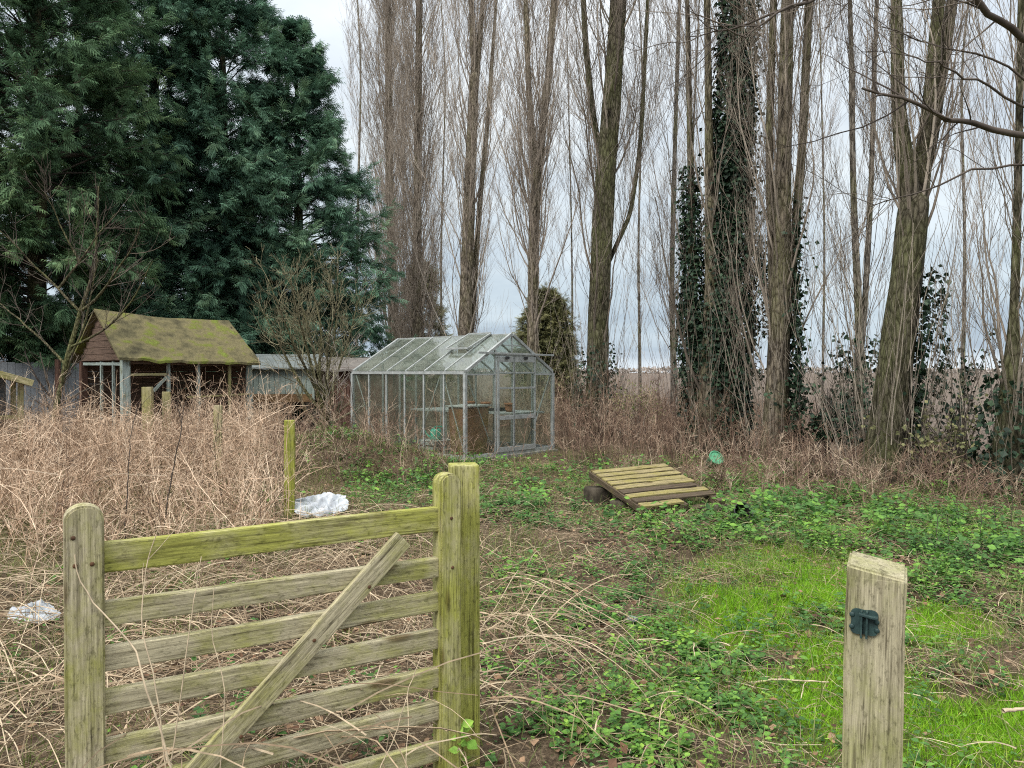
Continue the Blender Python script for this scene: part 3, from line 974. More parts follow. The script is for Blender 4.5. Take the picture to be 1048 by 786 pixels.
# ------------------------------------------------------------------ sheds and fences behind
def fence_run(name, label, p0, p1, h, mat, n, post=None, board=.02):
    a, b = np.array(p0, float), np.array(p1, float)
    an = math.atan2(b[1] - a[1], b[0] - a[0])
    L = np.linalg.norm(b - a)
    t = thing(name, (a[0], a[1], 0), label, 'fence', rz=an)
    for k in range(n):
        x0 = L * k / n
        bm_ = beam('board', t, (x0 + L / n / 2, 0, .03), (x0 + L / n / 2, 0, h + random.uniform(-.02, .02)), L / n * .97, board + .004 * (k % 2), mat, up=(0, 1, 0), bev=.003, seg=1)
    beam('fence_rail', t, (0, .04, h * .75), (L, .04, h * .75), .04, .07, mat)
    for x in np.linspace(0, L, max(2, int(L / 1.8) + 1)):
        beam('post', t, (x, .1, -.1), (x, .1, h + .05), .09, .09, post or mat, up=(0, 1, 0))


fence_run('slate_fence', 'blue-grey board fence behind the lean-to at far left', (-13.6, 17.0), (-9.8, 18.2), 1.72, SLATE, 26)
fence_run('red_brown_fence', 'reddish brown board fence between the grey fence and the open shed', (-9.75, 18.3), (-8.6, 18.6), 1.62, REDW, 8, REDW)
rp = thing('red_post', (-10.4, 17.6, 0), 'lone rust-red upright post left of the open shed', 'post')
beam('shaft', rp, (0, 0, -.1), (.02, 0, 1.8), .09, .09, REDW, up=(0, 1, 0))

gs = thing('pale_green_shed', (-6.45, 19.2, 0), 'low pale green ribbed metal shed with a rusty base behind the elder', 'shed', rz=.12)
for k in range(11):
    x = .065 + k * .13
    beam('wall_panel', gs, (x, 0, .95), (x, 0, 1.60), .126, .03 + .006 * (k % 2), GREENM, up=(0, 1, 0), bev=.012, seg=1, jit=0)
beam('base_band', gs, (0, -.01, .85), (1.43, -.01, .85), .05, .20, RUSTM, bev=.006)
beam('frame', gs, (1.46, 0, .7), (1.46, 0, 1.62), .06, .06, GREENM, up=(0, 1, 0))
beam('frame', gs, (-.03, 0, .2), (-.03, 0, 1.62), .06, .06, GREENM, up=(0, 1, 0))
roof_sheet('roof', gs, (-.12, -.18, 1.62), (1.56, -.18, 1.62), (-.12, .9, 1.98), (1.56, .9, 1.98), plain_mat('blue_grey_roof', [(.3, (.15, .175, .17)), (.7, (.24, .265, .26))], 4, .7, .3), .04, 8, .01, .01, .01)
beam('side_wall', gs, (1.45, .05, 1.1), (1.45, 1.6, 1.1), .03, 1.0, BROWNB, seg=2)
beam('side_wall', gs, (-.02, .05, 1.1), (-.02, 1.6, 1.1), .03, 1.0, BROWNB, seg=2)
for x in (.1, .75, 1.35):
    beam('footing', gs, (x, .05, -.05), (x, .05, .74), .16, .16, BRICK, up=(0, 1, 0))
beam('back_wall', gs, (0, 1.6, 1.1), (1.43, 1.6, 1.1), .03, 1.0, BROWNB, seg=2)
bs = thing('brown_shed', (-4.95, 19.6, 0), 'low dark red-brown shed with a grey felt roof left of the greenhouse', 'shed', rz=.05)
for k in range(16):
    beam('wall_board', bs, (.06 + k * .12, 0, 0), (.06 + k * .12, 0, 1.62), .115, .02 + .004 * (k % 2), REDW, up=(0, 1, 0), bev=.003, seg=1)
roof_sheet('roof', bs, (-.12, -.2, 1.58), (2.1, -.2, 1.58), (-.12, 1.3, 1.92), (2.1, 1.3, 1.92), ROOFG, .05, 8, .02, .01, .02)
for x in (0, 1.95):
    beam('side_wall', bs, (x, .03, .8), (x, 1.2, .8), .03, 1.5, REDW, seg=2)

# ------------------------------------------------------------------ pallet and odds and ends
A = np.array([.90, 8.85, .37]); Bf = np.array([1.33, 7.75, .13]); C_ = np.array([1.82, 9.22, .40])
pal = thing('wooden_pallet', (A[0], A[1], 0), 'tilted yellowed wooden pallet lying on blocks in the clearing', 'pallet')
ex = (Bf - A); ey = (C_ - A)
ez = unit(np.cross(ey, ex)); ez = ez if ez[2] > 0 else -ez
o0 = np.array([A[0], A[1], 0.])
for k in range(9):
    t = (k + .5) / 9
    q0 = A + ex * t - o0; q1 = q0 + ey * (1.0 if k not in (5, 8) else (.93 if k == 5 else .5))
    jz = ez * random.uniform(-.004, .004)
    beam('slat', pal, q0 + jz, q1 - jz * 2, .100, .02, PALLET if k not in (5, 7) else PALLETD, up=tuple(ez), bev=.003, jit=.003)
for t in (.03, .5, .97):
    q0 = A + ey * t - ez * .044 - o0
    beam('bearer', pal, q0, q0 + ex, (.09), .064, PALLETD, up=tuple(ez), bev=.004, jit=.002)
for k in (0, 4, 8):
    q0 = A + ex * ((k + .5) / 9) - ez * .087 - o0
    beam('bottom_slat', pal, q0, q0 + ey, .10, .02, PALLETD, up=tuple(ez), bev=.003)


def rough_block(name, loc, size, mat, label, cat, rz=0., group=None, amp=.12):
    bm = bmesh.new()
    bmesh.ops.create_cube(bm, size=1)
    bmesh.ops.subdivide_edges(bm, edges=bm.edges[:], cuts=4, use_grid_fill=True)
    for v in bm.verts:
        p = v.co.copy()
        v.co = p.normalized() * .55 * .1 + p * .9
        v.co *= 1 + amp * (random.random() - .5)
        v.co = Vector((v.co.x * size[0], v.co.y * size[1], v.co.z * size[2]))
    o = from_bm(name, bm, mat, None, True)
    o.location = loc
    o.rotation_euler = (random.uniform(-.1, .1), random.uniform(-.1, .1), rz)
    return tag(o, label, cat, group)


rough_block('prop_block', (.97, 8.66, .08), (.26, .22, .24), BRICK, 'grey rough block under the back left corner of the pallet', 'block', .4)
rough_block('prop_block', (1.17, 8.28, .03), (.2, .2, .18), BRICK, 'small dark block under the left edge of the pallet', 'block', 1.1)
rough_block('prop_block', (1.82, 9.0, .12), (.3, .3, .34), BRICK, 'rough block hidden under the far edge of the pallet', 'block', 1.9)
rough_block('prop_block', (2.12, 8.1, .0), (.26, .24, .2), BRICK, 'dark block under the right front corner of the pallet beside the black bucket', 'block', 2.4)
bk = thing('black_bucket', (2.20, 7.46, -.01), 'black plastic bucket lying open beside the right corner of the pallet', 'bucket')
bkt = lathe('body', [(.085, 0), (.09, .0), (.115, .2), (.125, .205), (.125, .225), (.118, .225), (.108, .2), (.08, .015)], BLACKP, bk)
bkt.rotation_euler = (math.radians(62), 0, math.radians(12)); bkt.location = (0, .1, .11); bk.scale = (.78, .78, .78)
V, FS, r_ = tubes([(np.array([[[.12 * math.cos(a), -.07 - .05 * math.sin(a), .19 - .12 * math.sin(a) + .02] for a in np.linspace(0, math.pi, 10)]]), .004, .004, 6, .5)])
mk('handle', V, FS, BLACKP, bk, smooth=True)
gt = thing('green_tub', (2.72, 10.55, .12), 'pale green plastic tub caught in the dead stems beyond the pallet', 'tub')
gtb = lathe('body', [(.07, 0), (.09, .15), (.1, .155), (.1, .17), (.09, .17), (.065, .02)], GREENP, gt)
gtb.rotation_euler = (math.radians(50), math.radians(25), 0); gtb.location = (0, 0, .12)
lathe('rim', [(.093, .172), (.105, .172), (.105, .186), (.093, .186)], GREENP, gtb)


def crumple(name, loc, sx, sy, h, label, cat, seed, n=34, rz=0., mat=WHITEP):
    u, v = np.meshgrid(np.linspace(-1, 1, n), np.linspace(-1, 1, n))
    z = (fbm(u * 2 + 9, v * 2 + 5, .8, seed) - .3) * 1.4 * np.clip(1.15 - (np.maximum(abs(u), abs(v))) ** 4, 0, 1) + (fbm(u * 3, v * 3, .5, seed + 2) - .5) * .3
    x = u * sx * (1 + .35 * (fbm(u * 2, v * 2, .7, seed + 4) - .5)); y = v * sy * (1 + .5 * (fbm(u * 2, v * 2, .7, seed + 6) - .5))
    an_ = np.arctan2(v, u); sq = np.maximum(abs(u), abs(v)) / np.maximum(np.hypot(u, v), 1e-6)
    k_ = sq * (.85 + .55 * vnoise(an_ * 1.6 + 9, an_ * 0, 1, seed))
    x, y = x * k_, y * k_
    top = np.stack([x, y, z * h], -1).reshape(-1, 3)
    i = (np.arange(n - 1)[:, None] * n + np.arange(n - 1)[None]).ravel()
    f = np.stack([i, i + 1, i + n + 1, i + n], -1)
    N = len(top)
    o = mk(name, np.concatenate([top, top - np.array([0, 0, .003])]), [np.concatenate([f, f[:, ::-1] + N])], mat, smooth=True)
    o.location = loc
    o.rotation_euler.z = rz
    return tag(o, label, cat)


ps = crumple('plastic_sheet', (-2.0, 8.05, .08), .25, .2, .12, 'crumpled white plastic sheet on the ground beside the mossy post', 'plastic sheet', 31)
ps.rotation_euler = (math.radians(28), 0, .1)
pb = crumple('plastic_bag', (-2.83, 4.55, .07), .11, .09, .09, 'crumpled whitish plastic bag in the straw left of the gate', 'plastic bag', 47, 26)
pb.rotation_euler = (math.radians(20), 0, .5)
pb2 = crumple('plastic_scrap', (-1.15, 5.25, .10), .05, .045, .04, 'small white scrap of plastic seen just under the top rail of the gate', 'plastic scrap', 57, 18)
rough_block('stone', (.705, 4.48, .06), (.03, .055, .022), SLATE, 'small grey stone among the green leaves right of the gate', 'stone', .9)
rough_block('dark_log', (5.75, 10.5, .08), (.3, .22, .2), LOGM, 'short dark log lying right of the foot of the three-forked poplar', 'log', .3)
log = thing('fallen_log', (3.9, 10.9, .08), 'dark fallen log in the brown stems between the big poplars', 'log', rz=.5)
V, FS, r_ = tubes([(grow(np.array([[0, 0, .05]]), np.array([[1., 0, .02]]), [1.1], 9, .05), .11, .08, 10, .5)])
mk('wood', V, FS, LOGM, log, smooth=True)


# ------------------------------------------------------------------ trees
def trunk_mesh(stems, flute=.10, S=16, seed=0, K=46, flare=.32, flare_h=.4):
    Vs, Fs, off = [], [], 0
    for si, (pts, rad) in enumerate(stems):
        pts = np.asarray(pts, float); rad = np.asarray(rad, float)
        tt = np.linspace(0, 1, len(pts))
        t = np.linspace(0, 1, K)
        P = np.stack([np.interp(t, tt, pts[:, i]) for i in range(3)], -1)
        for _ in range(3): P[1:-1] = (P[:-2] + P[1:-1] * 2 + P[2:]) / 4
        r = np.interp(t, tt, rad)
        if si == 0: r = r * (1 + flare * np.exp(-np.maximum(P[:, 2], 0) / flare_h))
        a = np.arange(S) * 2 * math.pi / S
        A_, Z_ = np.meshgrid(a, P[:, 2])
        rr = r[:, None] * (1 + flute * np.sin(A_ * 5 + si + seed + Z_ * .25) * np.exp(-Z_ / 5) + flute * .7 * np.sin(A_ * 3 - Z_ * .6 + seed * 2)
                           + flute * 1.6 * (vnoise(A_ * 2.2 + seed * 9, Z_, .7, seed) - .5))
        rr[:, 0] = rr[:, 0]
        V = P[:, None] + rr[..., None] * np.stack([np.cos(A_), np.sin(A_), 0 * A_], -1)
        i = (np.arange(K - 1) * S)[:, None]
        s = np.arange(S)[None]; s2 = (s + 1) % S
        Fs.append(np.stack([i + s, i + s2, i + S + s2, i + S + s], -1).reshape(-1, 4) + off)
        Vs.append(V.reshape(-1, 3)); off += K * S
    return np.concatenate(Vs), [np.concatenate(Fs)]


def ivy_on(path_fn, n, rad, zs, dens_seed, size=(.05, .10), side=None):
    """ivy leaves round a stem: path_fn(z)->xy, rad(z)"""
    z = R.uniform(zs[0], zs[1], n * 2)
    a = R.uniform(0, 2 * math.pi, n * 2)
    if side is not None: a = R.normal(side[0], side[1], n * 2)
    keep = fbm(a * 1.2, z * .8, .8, dens_seed) > R.uniform(.15, .5, n * 2)
    z, a = z[keep][:n], a[keep][:n]
    k2 = R.uniform(0, 1, len(z)) < 1.15 - ((z - zs[0]) / (zs[1] - zs[0])) ** 3 * .9
    z, a = z[k2], a[k2]
    xy = path_fn(z)
    r = rad(z) + R.exponential(.05, len(z)) + .13 * (fbm(a, z, .5, dens_seed + 3) - .3)
    out = np.stack([np.cos(a), np.sin(a), 0 * a], -1)
    P = np.stack([xy[:, 0], xy[:, 1], z], -1) + out * r[:, None]
    D = unit(out * .5 + R.normal(0, .5, P.shape) + np.array([0, 0, -.6]))
    N_ = unit(out + np.array([0, 0, .5]) + R.normal(0, .5, P.shape))
    return leaves(P, D, N_, R.uniform(size[0], size[1], len(P)), R.uniform(0, 1, len(P)), RHOMB, RHOMBF, 1.5)


def poplar(d, stems_px, label, n1=90, zc=(.5, 12), len1=(2.0, 4.5), spread=(.22, .55), bark=BARK, twig=TWIG, ivy=None, tw=.15,
           shoots=60, sub_n=8, twig_n=4, seed=0, thick=1.0, wm=1.0, ztop=None, name='poplar_tree', sides1=5, group='poplars along the edge of the plot'):
    """stems_px: list of [(px,py,width_px)...] from bottom to top at depth d"""
    x0 = (stems_px[0][0][0] - CX) / F * d
    base = np.array([x0, d, 0.])
    base[2] = 0.0
    t = thing(name, base, label, 'tree', group)
    stems, curves = [], []
    for i, sp in enumerate(stems_px):
        P = [world(px, py, d + (.12 * i)) - base for px, py, w in sp]
        r = [w / F * d / 2 * .86 * wm for px, py, w in sp]
        if i > 0 and sp[0][1] > 375:
            P.insert(0, np.array([P[0][0] * .85, P[0][1], -.1])); r.insert(0, r[0] * 1.2)
        if i == 0 and P[0][2] > -.1:
            P.insert(0, np.array([P[0][0], 0, -.15])); r.insert(0, r[0])
        dr = unit(P[-1] - P[-2])
        H = 7.0 if ztop is None else ztop
        if sp[-1][1] > 60:          # the stem ends in a fork
            P.append(P[-1] + dr * .12); r.append(r[-1] * .55)
            stems.append((P, r)); curves.append(np.asarray(P))
            continue
        P.append(P[-1] + dr * H * .5 + np.array([0, 0, .5])); r.append(r[-1] * .6)
        P.append(P[-1] + np.array([0, 0, H * .5])); r.append(.015)
        stems.append((P, r))
        curves.append(np.asarray(P))
    V, FS = trunk_mesh(stems, seed=seed)
    mk('trunk', V, FS, bark, t, smooth=True)
    # crown: steep branches hugging the stems
    sets = []
    PP, DD, LL, RR = [], [], [], []
    per = [n1 // len(curves)] * len(curves)
    for (P, r), n in zip(stems, per):
        P = np.asarray(P); r = np.asarray(r)
        zlo, zhi = max(zc[0], P[0, 2] + .2), min(zc[1], P[-1, 2])
        if zhi <= zlo: continue
        z = R.uniform(zlo, zhi, n)
        xx = np.interp(z, P[:, 2], P[:, 0]); yy = np.interp(z, P[:, 2], P[:, 1]); rr = np.interp(z, P[:, 2], r)
        a = R.uniform(0, 2 * math.pi, n)
        s = R.uniform(spread[0], spread[1], n)
        out = np.stack([np.cos(a), np.sin(a), 0 * a], -1)
        PP.append(np.stack([xx, yy, z], -1) + out * rr[:, None] * .6)
        DD.append(out * np.sin(s)[:, None] + np.array([0, 0, 1]) * np.cos(s)[:, None])
        LL.append(R.uniform(len1[0], len1[1], n)); RR.append(np.clip(rr * R.uniform(.07, .22, n), .007, .032) * thick)
    P0, D0, L0, R0 = np.concatenate(PP), np.concatenate(DD), np.concatenate(LL), np.concatenate(RR)
    a1 = grow(P0, D0, L0, 10, .075, (0, 0, 1), tw)
    c1 = R.uniform(.15, .85, len(P0))
    sub_n = int(sub_n * 1.25)
    sets.append((a1, R0, R0 * .2 + .002, sides1, c1))
    p, dd, ix, tt = spawn(a1, sub_n, .12, .97, .3, .7)
    l2 = R.uniform(.5, 1.6, len(p)) * (1.15 - .5 * tt)
    fk = max(1.0, min(2.0, d / 15))
    r2 = np.clip(R0[ix] * .32 * (1 - tt * .4), .0035 * fk, .012)
    a2 = grow(p, dd, l2, 6, .10, (0, 0, 1), tw * 1.4)
    c2 = np.clip(c1[ix] + R.normal(0, .15, len(p)), 0, 1)
    sets.append((a2, r2, r2 * .35, 3, c2))
    if twig_n:
        p, dd, ix, tt = spawn(a2, twig_n, .1, .95, .3, .75)
        a3 = grow(p, dd, R.uniform(.2, .75, len(p)) * (1 + .25 * (fk - 1)), 4, .12, (0, 0, 1), tw * 1.4)
        sets.append((a3, r2[ix] * .55, r2[ix] * .25, 3, np.clip(c2[ix] + R.normal(.05, .12, len(p)), 0, 1)))
    # shoots from the foot of the trunk
    shoots = int(shoots * .55)
    if shoots:
        a = R.uniform(0, 2 * math.pi, shoots)
        rad = stems[0][1][0] * R.uniform(.9, 2.2, shoots)
        P0 = np.stack([np.cos(a) * rad, np.sin(a) * rad, R.uniform(0, 1.6, shoots) * (R.uniform(0, 1, shoots) < .5)], -1)
        D0 = np.stack([np.cos(a) * .22, np.sin(a) * .22, np.ones(shoots)], -1)
        s1 = grow(P0, D0, R.uniform(.8, 3.6, shoots), 9, .06, (0, 0, 1), .05)
        sr = R.uniform(.003, .009, shoots)
        sets.append((s1, sr, sr * .3, 4, R.uniform(.2, 1, shoots)))
        p, dd, ix, tt = spawn(s1, 4, .3, .95, .25, .6)
        s2 = grow(p, dd, R.uniform(.2, .9, len(p)), 5, .1, (0, 0, 1), .15)
        sets.append((s2, sr[ix] * .5, .0018, 3, R.uniform(.2, 1, len(p))))
    V, FS, rn = tubes(sets)
    mk('crown', V, FS, twig, t, rn, smooth=True)
    if ivy:
        parts = []
        for (si, n, zs, rmul, radd, side) in ivy:
            P, r = np.asarray(stems[si][0]), np.asarray(stems[si][1])
            fn = lambda z, P=P: np.stack([np.interp(z, P[:, 2], P[:, 0]), np.interp(z, P[:, 2], P[:, 1])], -1)
            rd = lambda z, P=P, r=r, m=rmul, ad=radd, zs=zs: np.interp(z, P[:, 2], r) * m + ad * (.4 + fbm(z, z * 0, 1.2, seed + 40)) * (1.15 - .8 * (z - zs[0]) / (zs[1] - zs[0]))
            parts.append(ivy_on(fn, n, rd, zs, seed + 11, side=side))
        V, FS, rn = join(parts)
        mk('ivy', V, FS, IVYM, t, rn)
    return t


# the row, from the right-hand end to the far left
poplar(10.7, [[(905, 492, 58), (916, 380, 46), (928, 280, 43), (935, 208, 40)], [(934, 230, 34), (918, 120, 20), (914, 0, 15), (912, -120, 11)],
              [(936, 225, 30), (948, 120, 20), (958, 0, 16), (964, -120, 12)], [(930, 225, 26), (950, 150, 20), (972, 0, 15), (985, -120, 10)]],
       'big three-forked poplar with a stubby swollen fork and ivy at its foot, right', n1=54, zc=(3.2, 10), len1=(1.5, 3.5), seed=1, shoots=130, thick=.7, wm=.82,
       ivy=[(0, 900, (.2, 2.9), 1.05, .05, (.2, .6)), (0, 260, (1.2, 3.0), 1.3, .3, (0.1, .4))], bark=BARKD, sub_n=7, twig_n=3)
poplar(12.74, [[(792, 455, 32), (797, 330, 25), (801, 170, 19), (804, 0, 16), (806, -100, 12)], [(798, 372, 12), (807, 310, 12), (820, 150, 11), (826, 0, 10), (829, -100, 8)],
               [(796, 372, 12), (790, 300, 11), (786, 150, 10), (790, 0, 9), (792, -100, 7)]],
       'straight poplar bundled with close stems, ivy on its right side', n1=110, zc=(.8, 11), len1=(2, 4), spread=(.15, .45), seed=2, wm=.9, thick=.7, shoots=80,
       ivy=[(0, 2000, (.2, 4.4), 1.0, .10, (.0, .5))], sub_n=7)
poplar(14.33, [[(727, 412, 28), (729, 300, 16), (725, 180, 10), (722, 0, 7), (720, -90, 5)], [(742, 390, 22), (748, 200, 20), (752, 60, 18), (755, -90, 12)],
               [(711, 390, 13), (708, 260, 10), (705, 130, 7), (702, 0, 5), (700, -90, 4)]],
       'poplar clothed in a tall dark ivy column to the top of the view', n1=44, zc=(.8, 11), len1=(2, 4), seed=3, shoots=90,
       ivy=[(1, 26000, (.1, 8.8), 1.1, .17, None), (2, 5500, (.1, 5.4), 1.0, .05, None), (0, 2600, (.1, 3.2), 1.1, .14, (.3, .9)), (1, 1500, (2.2, 4.0), 1.5, .62, (.1, .5))])
poplar(17.9, [[(611, 400, 30), (613, 330, 27), (617, 230, 27), (626, 100, 24), (632, 0, 22), (636, -90, 18)], [(622, 270, 7), (645, 220, 6), (655, 150, 6), (662, 0, 5)],
              [(620, 190, 10), (606, 120, 9), (598, 40, 8), (594, -60, 6)]],
       'dark stout poplar leaning slightly right, just right of the greenhouse', n1=95, zc=(1.2, 13), len1=(2.2, 4.5), spread=(.3, .65), seed=4, wm=.9, sub_n=11, twig_n=6, thick=.85, bark=BARKD, shoots=110,
       ivy=[(0, 900, (.1, 2.2), 1.1, .12, None)])
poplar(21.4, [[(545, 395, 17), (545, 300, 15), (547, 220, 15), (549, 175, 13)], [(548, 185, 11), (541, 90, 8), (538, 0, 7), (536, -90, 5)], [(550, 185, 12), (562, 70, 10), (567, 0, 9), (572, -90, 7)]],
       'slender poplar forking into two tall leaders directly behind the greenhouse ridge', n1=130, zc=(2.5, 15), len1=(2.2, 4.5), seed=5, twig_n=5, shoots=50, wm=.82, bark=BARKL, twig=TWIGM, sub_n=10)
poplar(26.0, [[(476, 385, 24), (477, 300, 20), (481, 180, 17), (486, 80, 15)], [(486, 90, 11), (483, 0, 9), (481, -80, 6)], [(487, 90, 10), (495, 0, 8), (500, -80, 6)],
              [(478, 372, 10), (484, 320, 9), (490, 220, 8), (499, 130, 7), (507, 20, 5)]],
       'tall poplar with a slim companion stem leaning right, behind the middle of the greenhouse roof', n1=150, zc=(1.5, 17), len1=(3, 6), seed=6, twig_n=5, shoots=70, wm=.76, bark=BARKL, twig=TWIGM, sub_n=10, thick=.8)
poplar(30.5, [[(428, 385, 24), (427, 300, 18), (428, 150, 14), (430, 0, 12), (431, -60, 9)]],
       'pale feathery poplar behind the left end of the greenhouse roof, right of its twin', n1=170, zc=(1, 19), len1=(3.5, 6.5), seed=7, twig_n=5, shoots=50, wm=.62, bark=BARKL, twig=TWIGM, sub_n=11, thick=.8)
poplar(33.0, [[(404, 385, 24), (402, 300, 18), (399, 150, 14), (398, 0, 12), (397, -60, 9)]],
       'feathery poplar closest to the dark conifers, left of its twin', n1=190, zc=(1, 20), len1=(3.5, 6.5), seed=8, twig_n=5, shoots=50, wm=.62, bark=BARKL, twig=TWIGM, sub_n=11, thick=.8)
# right-hand edge
poplar(9.6, [[(1036, 512, 40), (1034, 430, 30), (1037, 330, 10), (1040, 150, 8), (1041, 0, 7), (1044, -90, 5)]],
       'dark trunk with shaggy ivy at the right edge of view', n1=40, zc=(.8, 8), len1=(1.5, 3.2), seed=9, bark=BARKD, shoots=50,
       ivy=[(0, 900, (.1, 1.5), 1.1, .1, None)], sub_n=6, twig_n=3)
poplar(13.6, [[(880, 430, 14), (879, 330, 9), (872, 200, 7), (869, 60, 6), (865, -60, 4)], [(879, 372, 8), (884, 330, 7), (890, 200, 6), (893, 60, 5), (896, -60, 4)]],
       'thin twin-stemmed poplar just left of the big three-forked one', n1=60, zc=(.8, 10), len1=(1.5, 3.5), spread=(.3, .7), seed=10, shoots=60, bark=BARKG, thick=.8,
       ivy=[(0, 900, (.4, 2.2), 1.3, .35, None)])
poplar(20.5, [[(690, 395, 8), (687, 300, 6), (690, 150, 5), (694, 0, 4)], [(689, 370, 5), (698, 300, 4), (706, 200, 3), (712, 60, 2)]],
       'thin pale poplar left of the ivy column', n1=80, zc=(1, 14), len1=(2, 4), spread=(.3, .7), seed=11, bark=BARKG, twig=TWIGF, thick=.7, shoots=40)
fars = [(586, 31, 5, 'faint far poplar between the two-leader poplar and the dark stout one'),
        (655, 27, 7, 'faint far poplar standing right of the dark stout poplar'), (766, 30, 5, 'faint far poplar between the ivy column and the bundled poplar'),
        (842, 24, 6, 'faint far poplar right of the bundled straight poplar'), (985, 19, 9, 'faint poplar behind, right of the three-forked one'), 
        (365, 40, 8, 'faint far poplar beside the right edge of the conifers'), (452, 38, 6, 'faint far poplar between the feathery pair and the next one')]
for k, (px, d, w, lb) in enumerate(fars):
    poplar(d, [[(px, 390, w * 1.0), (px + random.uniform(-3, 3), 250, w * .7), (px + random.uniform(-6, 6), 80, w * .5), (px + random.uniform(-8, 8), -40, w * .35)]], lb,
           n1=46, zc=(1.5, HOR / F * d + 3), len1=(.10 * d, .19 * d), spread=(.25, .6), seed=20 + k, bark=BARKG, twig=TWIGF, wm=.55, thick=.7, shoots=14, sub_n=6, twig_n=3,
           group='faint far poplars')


def bare_tree(name, base, stems, label, cat, levels, bark, twig, min_r=.003, group=None, K=12):
    """stems: list of (p0, dir, length, r0); levels: list of (n, t0,t1, a0,a1, len, wig, trop)"""
    t = thing(name, base, label, cat, group)
    P0 = np.array([s[0] for s in stems], float); D0 = np.array([s[1] for s in stems], float)
    L0 = np.array([s[2] for s in stems], float); r0 = np.array([s[3] for s in stems], float)
    done = []
    for i in range(len(stems)):
        p0 = P0[i:i + 1]
        if done and p0[0, 2] > .3:      # spring from the nearest point of the stems already there
            pts = np.concatenate(done)
            p0 = pts[np.argmin(np.linalg.norm(pts - p0, axis=1))][None]
        done.append(grow(p0, D0[i:i + 1], L0[i:i + 1], K, .07, (0, 0, 1), .03)[0])
    a = np.stack(done)
    V, FS, rn = tubes([(a, r0, r0 * .25, 10, .5)])
    mk('trunk', V, FS, bark, t, smooth=True)
    sets = []
    pa, pr = a, r0
    for (n, t0, t1, a0, a1, ln, wg, tr, rs) in levels:
        p, dd, ix, tt = spawn(pa, n, t0, t1, a0, a1)
        L = R.uniform(ln[0], ln[1], len(p)) * (1.2 - .6 * tt)
        r = np.maximum(pr[ix] * rs * (1 - .5 * tt), min_r)
        pa = grow(p, dd, L, 7, wg, tr, .06)
        pr = r
        sets.append((pa, r, np.maximum(r * .3, min_r * .6), 5 if r.mean() > .008 else 3, R.uniform(0, 1, len(p))))
    V, FS, rn = tubes(sets)
    mk('crown', V, FS, twig, t, rn, smooth=True)
    return t


# elder-like bush between the sheds and the greenhouse
eb = world(322, 452, 16.5); eb[2] = 0
est = [((.0, 0, -.1), (.05, 0, 1), 1.25, .17)]
for dx, dy, L, r in ((-1.5, .2, 3.1, .042), (-1.0, -.4, 3.4, .045), (-.6, .3, 3.4, .04), (-.15, -.2, 3.2, .042), (.25, .4, 3.4, .042), (.6, -.3, 3.2, .038), (1.0, .2, 2.9, .035), (-1.9, -.2, 2.8, .045), (.1, .6, 3.3, .035)):
    est.append(((R.normal(0, .05), R.normal(0, .05), R.uniform(.55, .95)), (dx * .6, dy, 1.15), L * .9, r * .85))
bare_tree('elder_tree', eb, est, 'bare multi-stemmed olive-twigged tree in front of the pale green shed', 'tree',
          [(11, .2, .98, .35, .95, (.5, 1.5), .12, (0, 0, 1), .3), (6, .1, .98, .4, 1.0, (.2, .7), .12, (0, 0, 1), .45), (2, .2, .95, .3, .9, (.1, .3), .1, (0, 0, 1), .6)], BARKO, TWIGO, .004)
# bare small tree in front of the conifers on the left
fb = world(50, 460, 14.6); fb[2] = 0
fst = [((0, 0, -.1), (-.02, 0, 1), 2.0, .085), ((-.05, 0, 1.5), (.13, -.1, 1), 3.9, .05), ((-.03, 0, 1.55), (-.75, .1, .62), 2.6, .026), ((.0, 0, 1.6), (.62, -.1, .8), 2.2, .026),
       ((.05, -.05, 2.6), (.8, -.2, .45), 2.4, .03), ((0, 0, 2.9), (-.7, 0, .6), 2.2, .028), ((.12, 0, 3.3), (.7, -.1, .7), 1.9, .025), ((.2, 0, 2.2), (.9, -.2, .2), 2.6, .026), ((.25, -.2, 3.8), (-.5, 0, .8), 1.4, .02)]
bare_tree('bare_fruit_tree', fb, fst, 'slender bare leafless tree in front of the dark conifers at left', 'tree',
          [(8, .2, .98, .4, 1.0, (.4, 1.3), .1, (0, 0, 1), .4), (5, .2, .98, .4, 1.0, (.2, .6), .1, (0, 0, 1), .5)], BARKO, TWIGD, .004)
# small pale sapling beside the greenhouse
sb = world(350, 462, 14.2); sb[2] = 0
bare_tree('bare_sapling', sb, [((0, 0, 0), (.05, 0, 1), 1.9, .012), ((.05, .1, 0), (.35, 0, 1), 2.1, .011), ((-.1, 0, 0), (-.2, 0, 1), 1.5, .01)], 'thin pale leafless sapling at the left end of the greenhouse', 'sapling',
          [(8, .25, .98, .4, .9, (.3, .8), .08, (0, 0, 1), .5), (3, .2, .98, .4, .9, (.1, .3), .1, (0, 0, 1), .6)], BARKG, TWIGF, .0035)
# tree standing outside the frame whose limbs reach in at upper right
ob = np.array([5.6, 6.3, 0.])


def limb(pts, d0):
    return np.array([world(px, py, dd) - ob for px, py, dd in pts])


ot = thing('overhanging_tree', ob, 'bare tree beyond the right edge whose long drooping limbs reach into the view', 'tree')
tp = [np.array([0, 0, -.1]), np.array([.02, .05, 2.0]), np.array([-.02, .1, 4.0]), np.array([.1, .1, 6.5])]
V, FS = trunk_mesh([(tp, [.2, .17, .14, .07])], S=16)
mk('trunk', V, FS, BARKG, ot, smooth=True)


def dense(P, K=16, j=.012):
    t = np.linspace(0, 1, len(P)); s = np.linspace(0, 1, K)
    Q = np.stack([np.interp(s, t, P[:, i]) for i in range(3)], -1)
    for _ in range(2): Q[1:-1] = (Q[:-2] + Q[1:-1] * 2 + Q[2:]) / 4
    Q[1:-1] += R.normal(0, j, Q[1:-1].shape)
    return Q


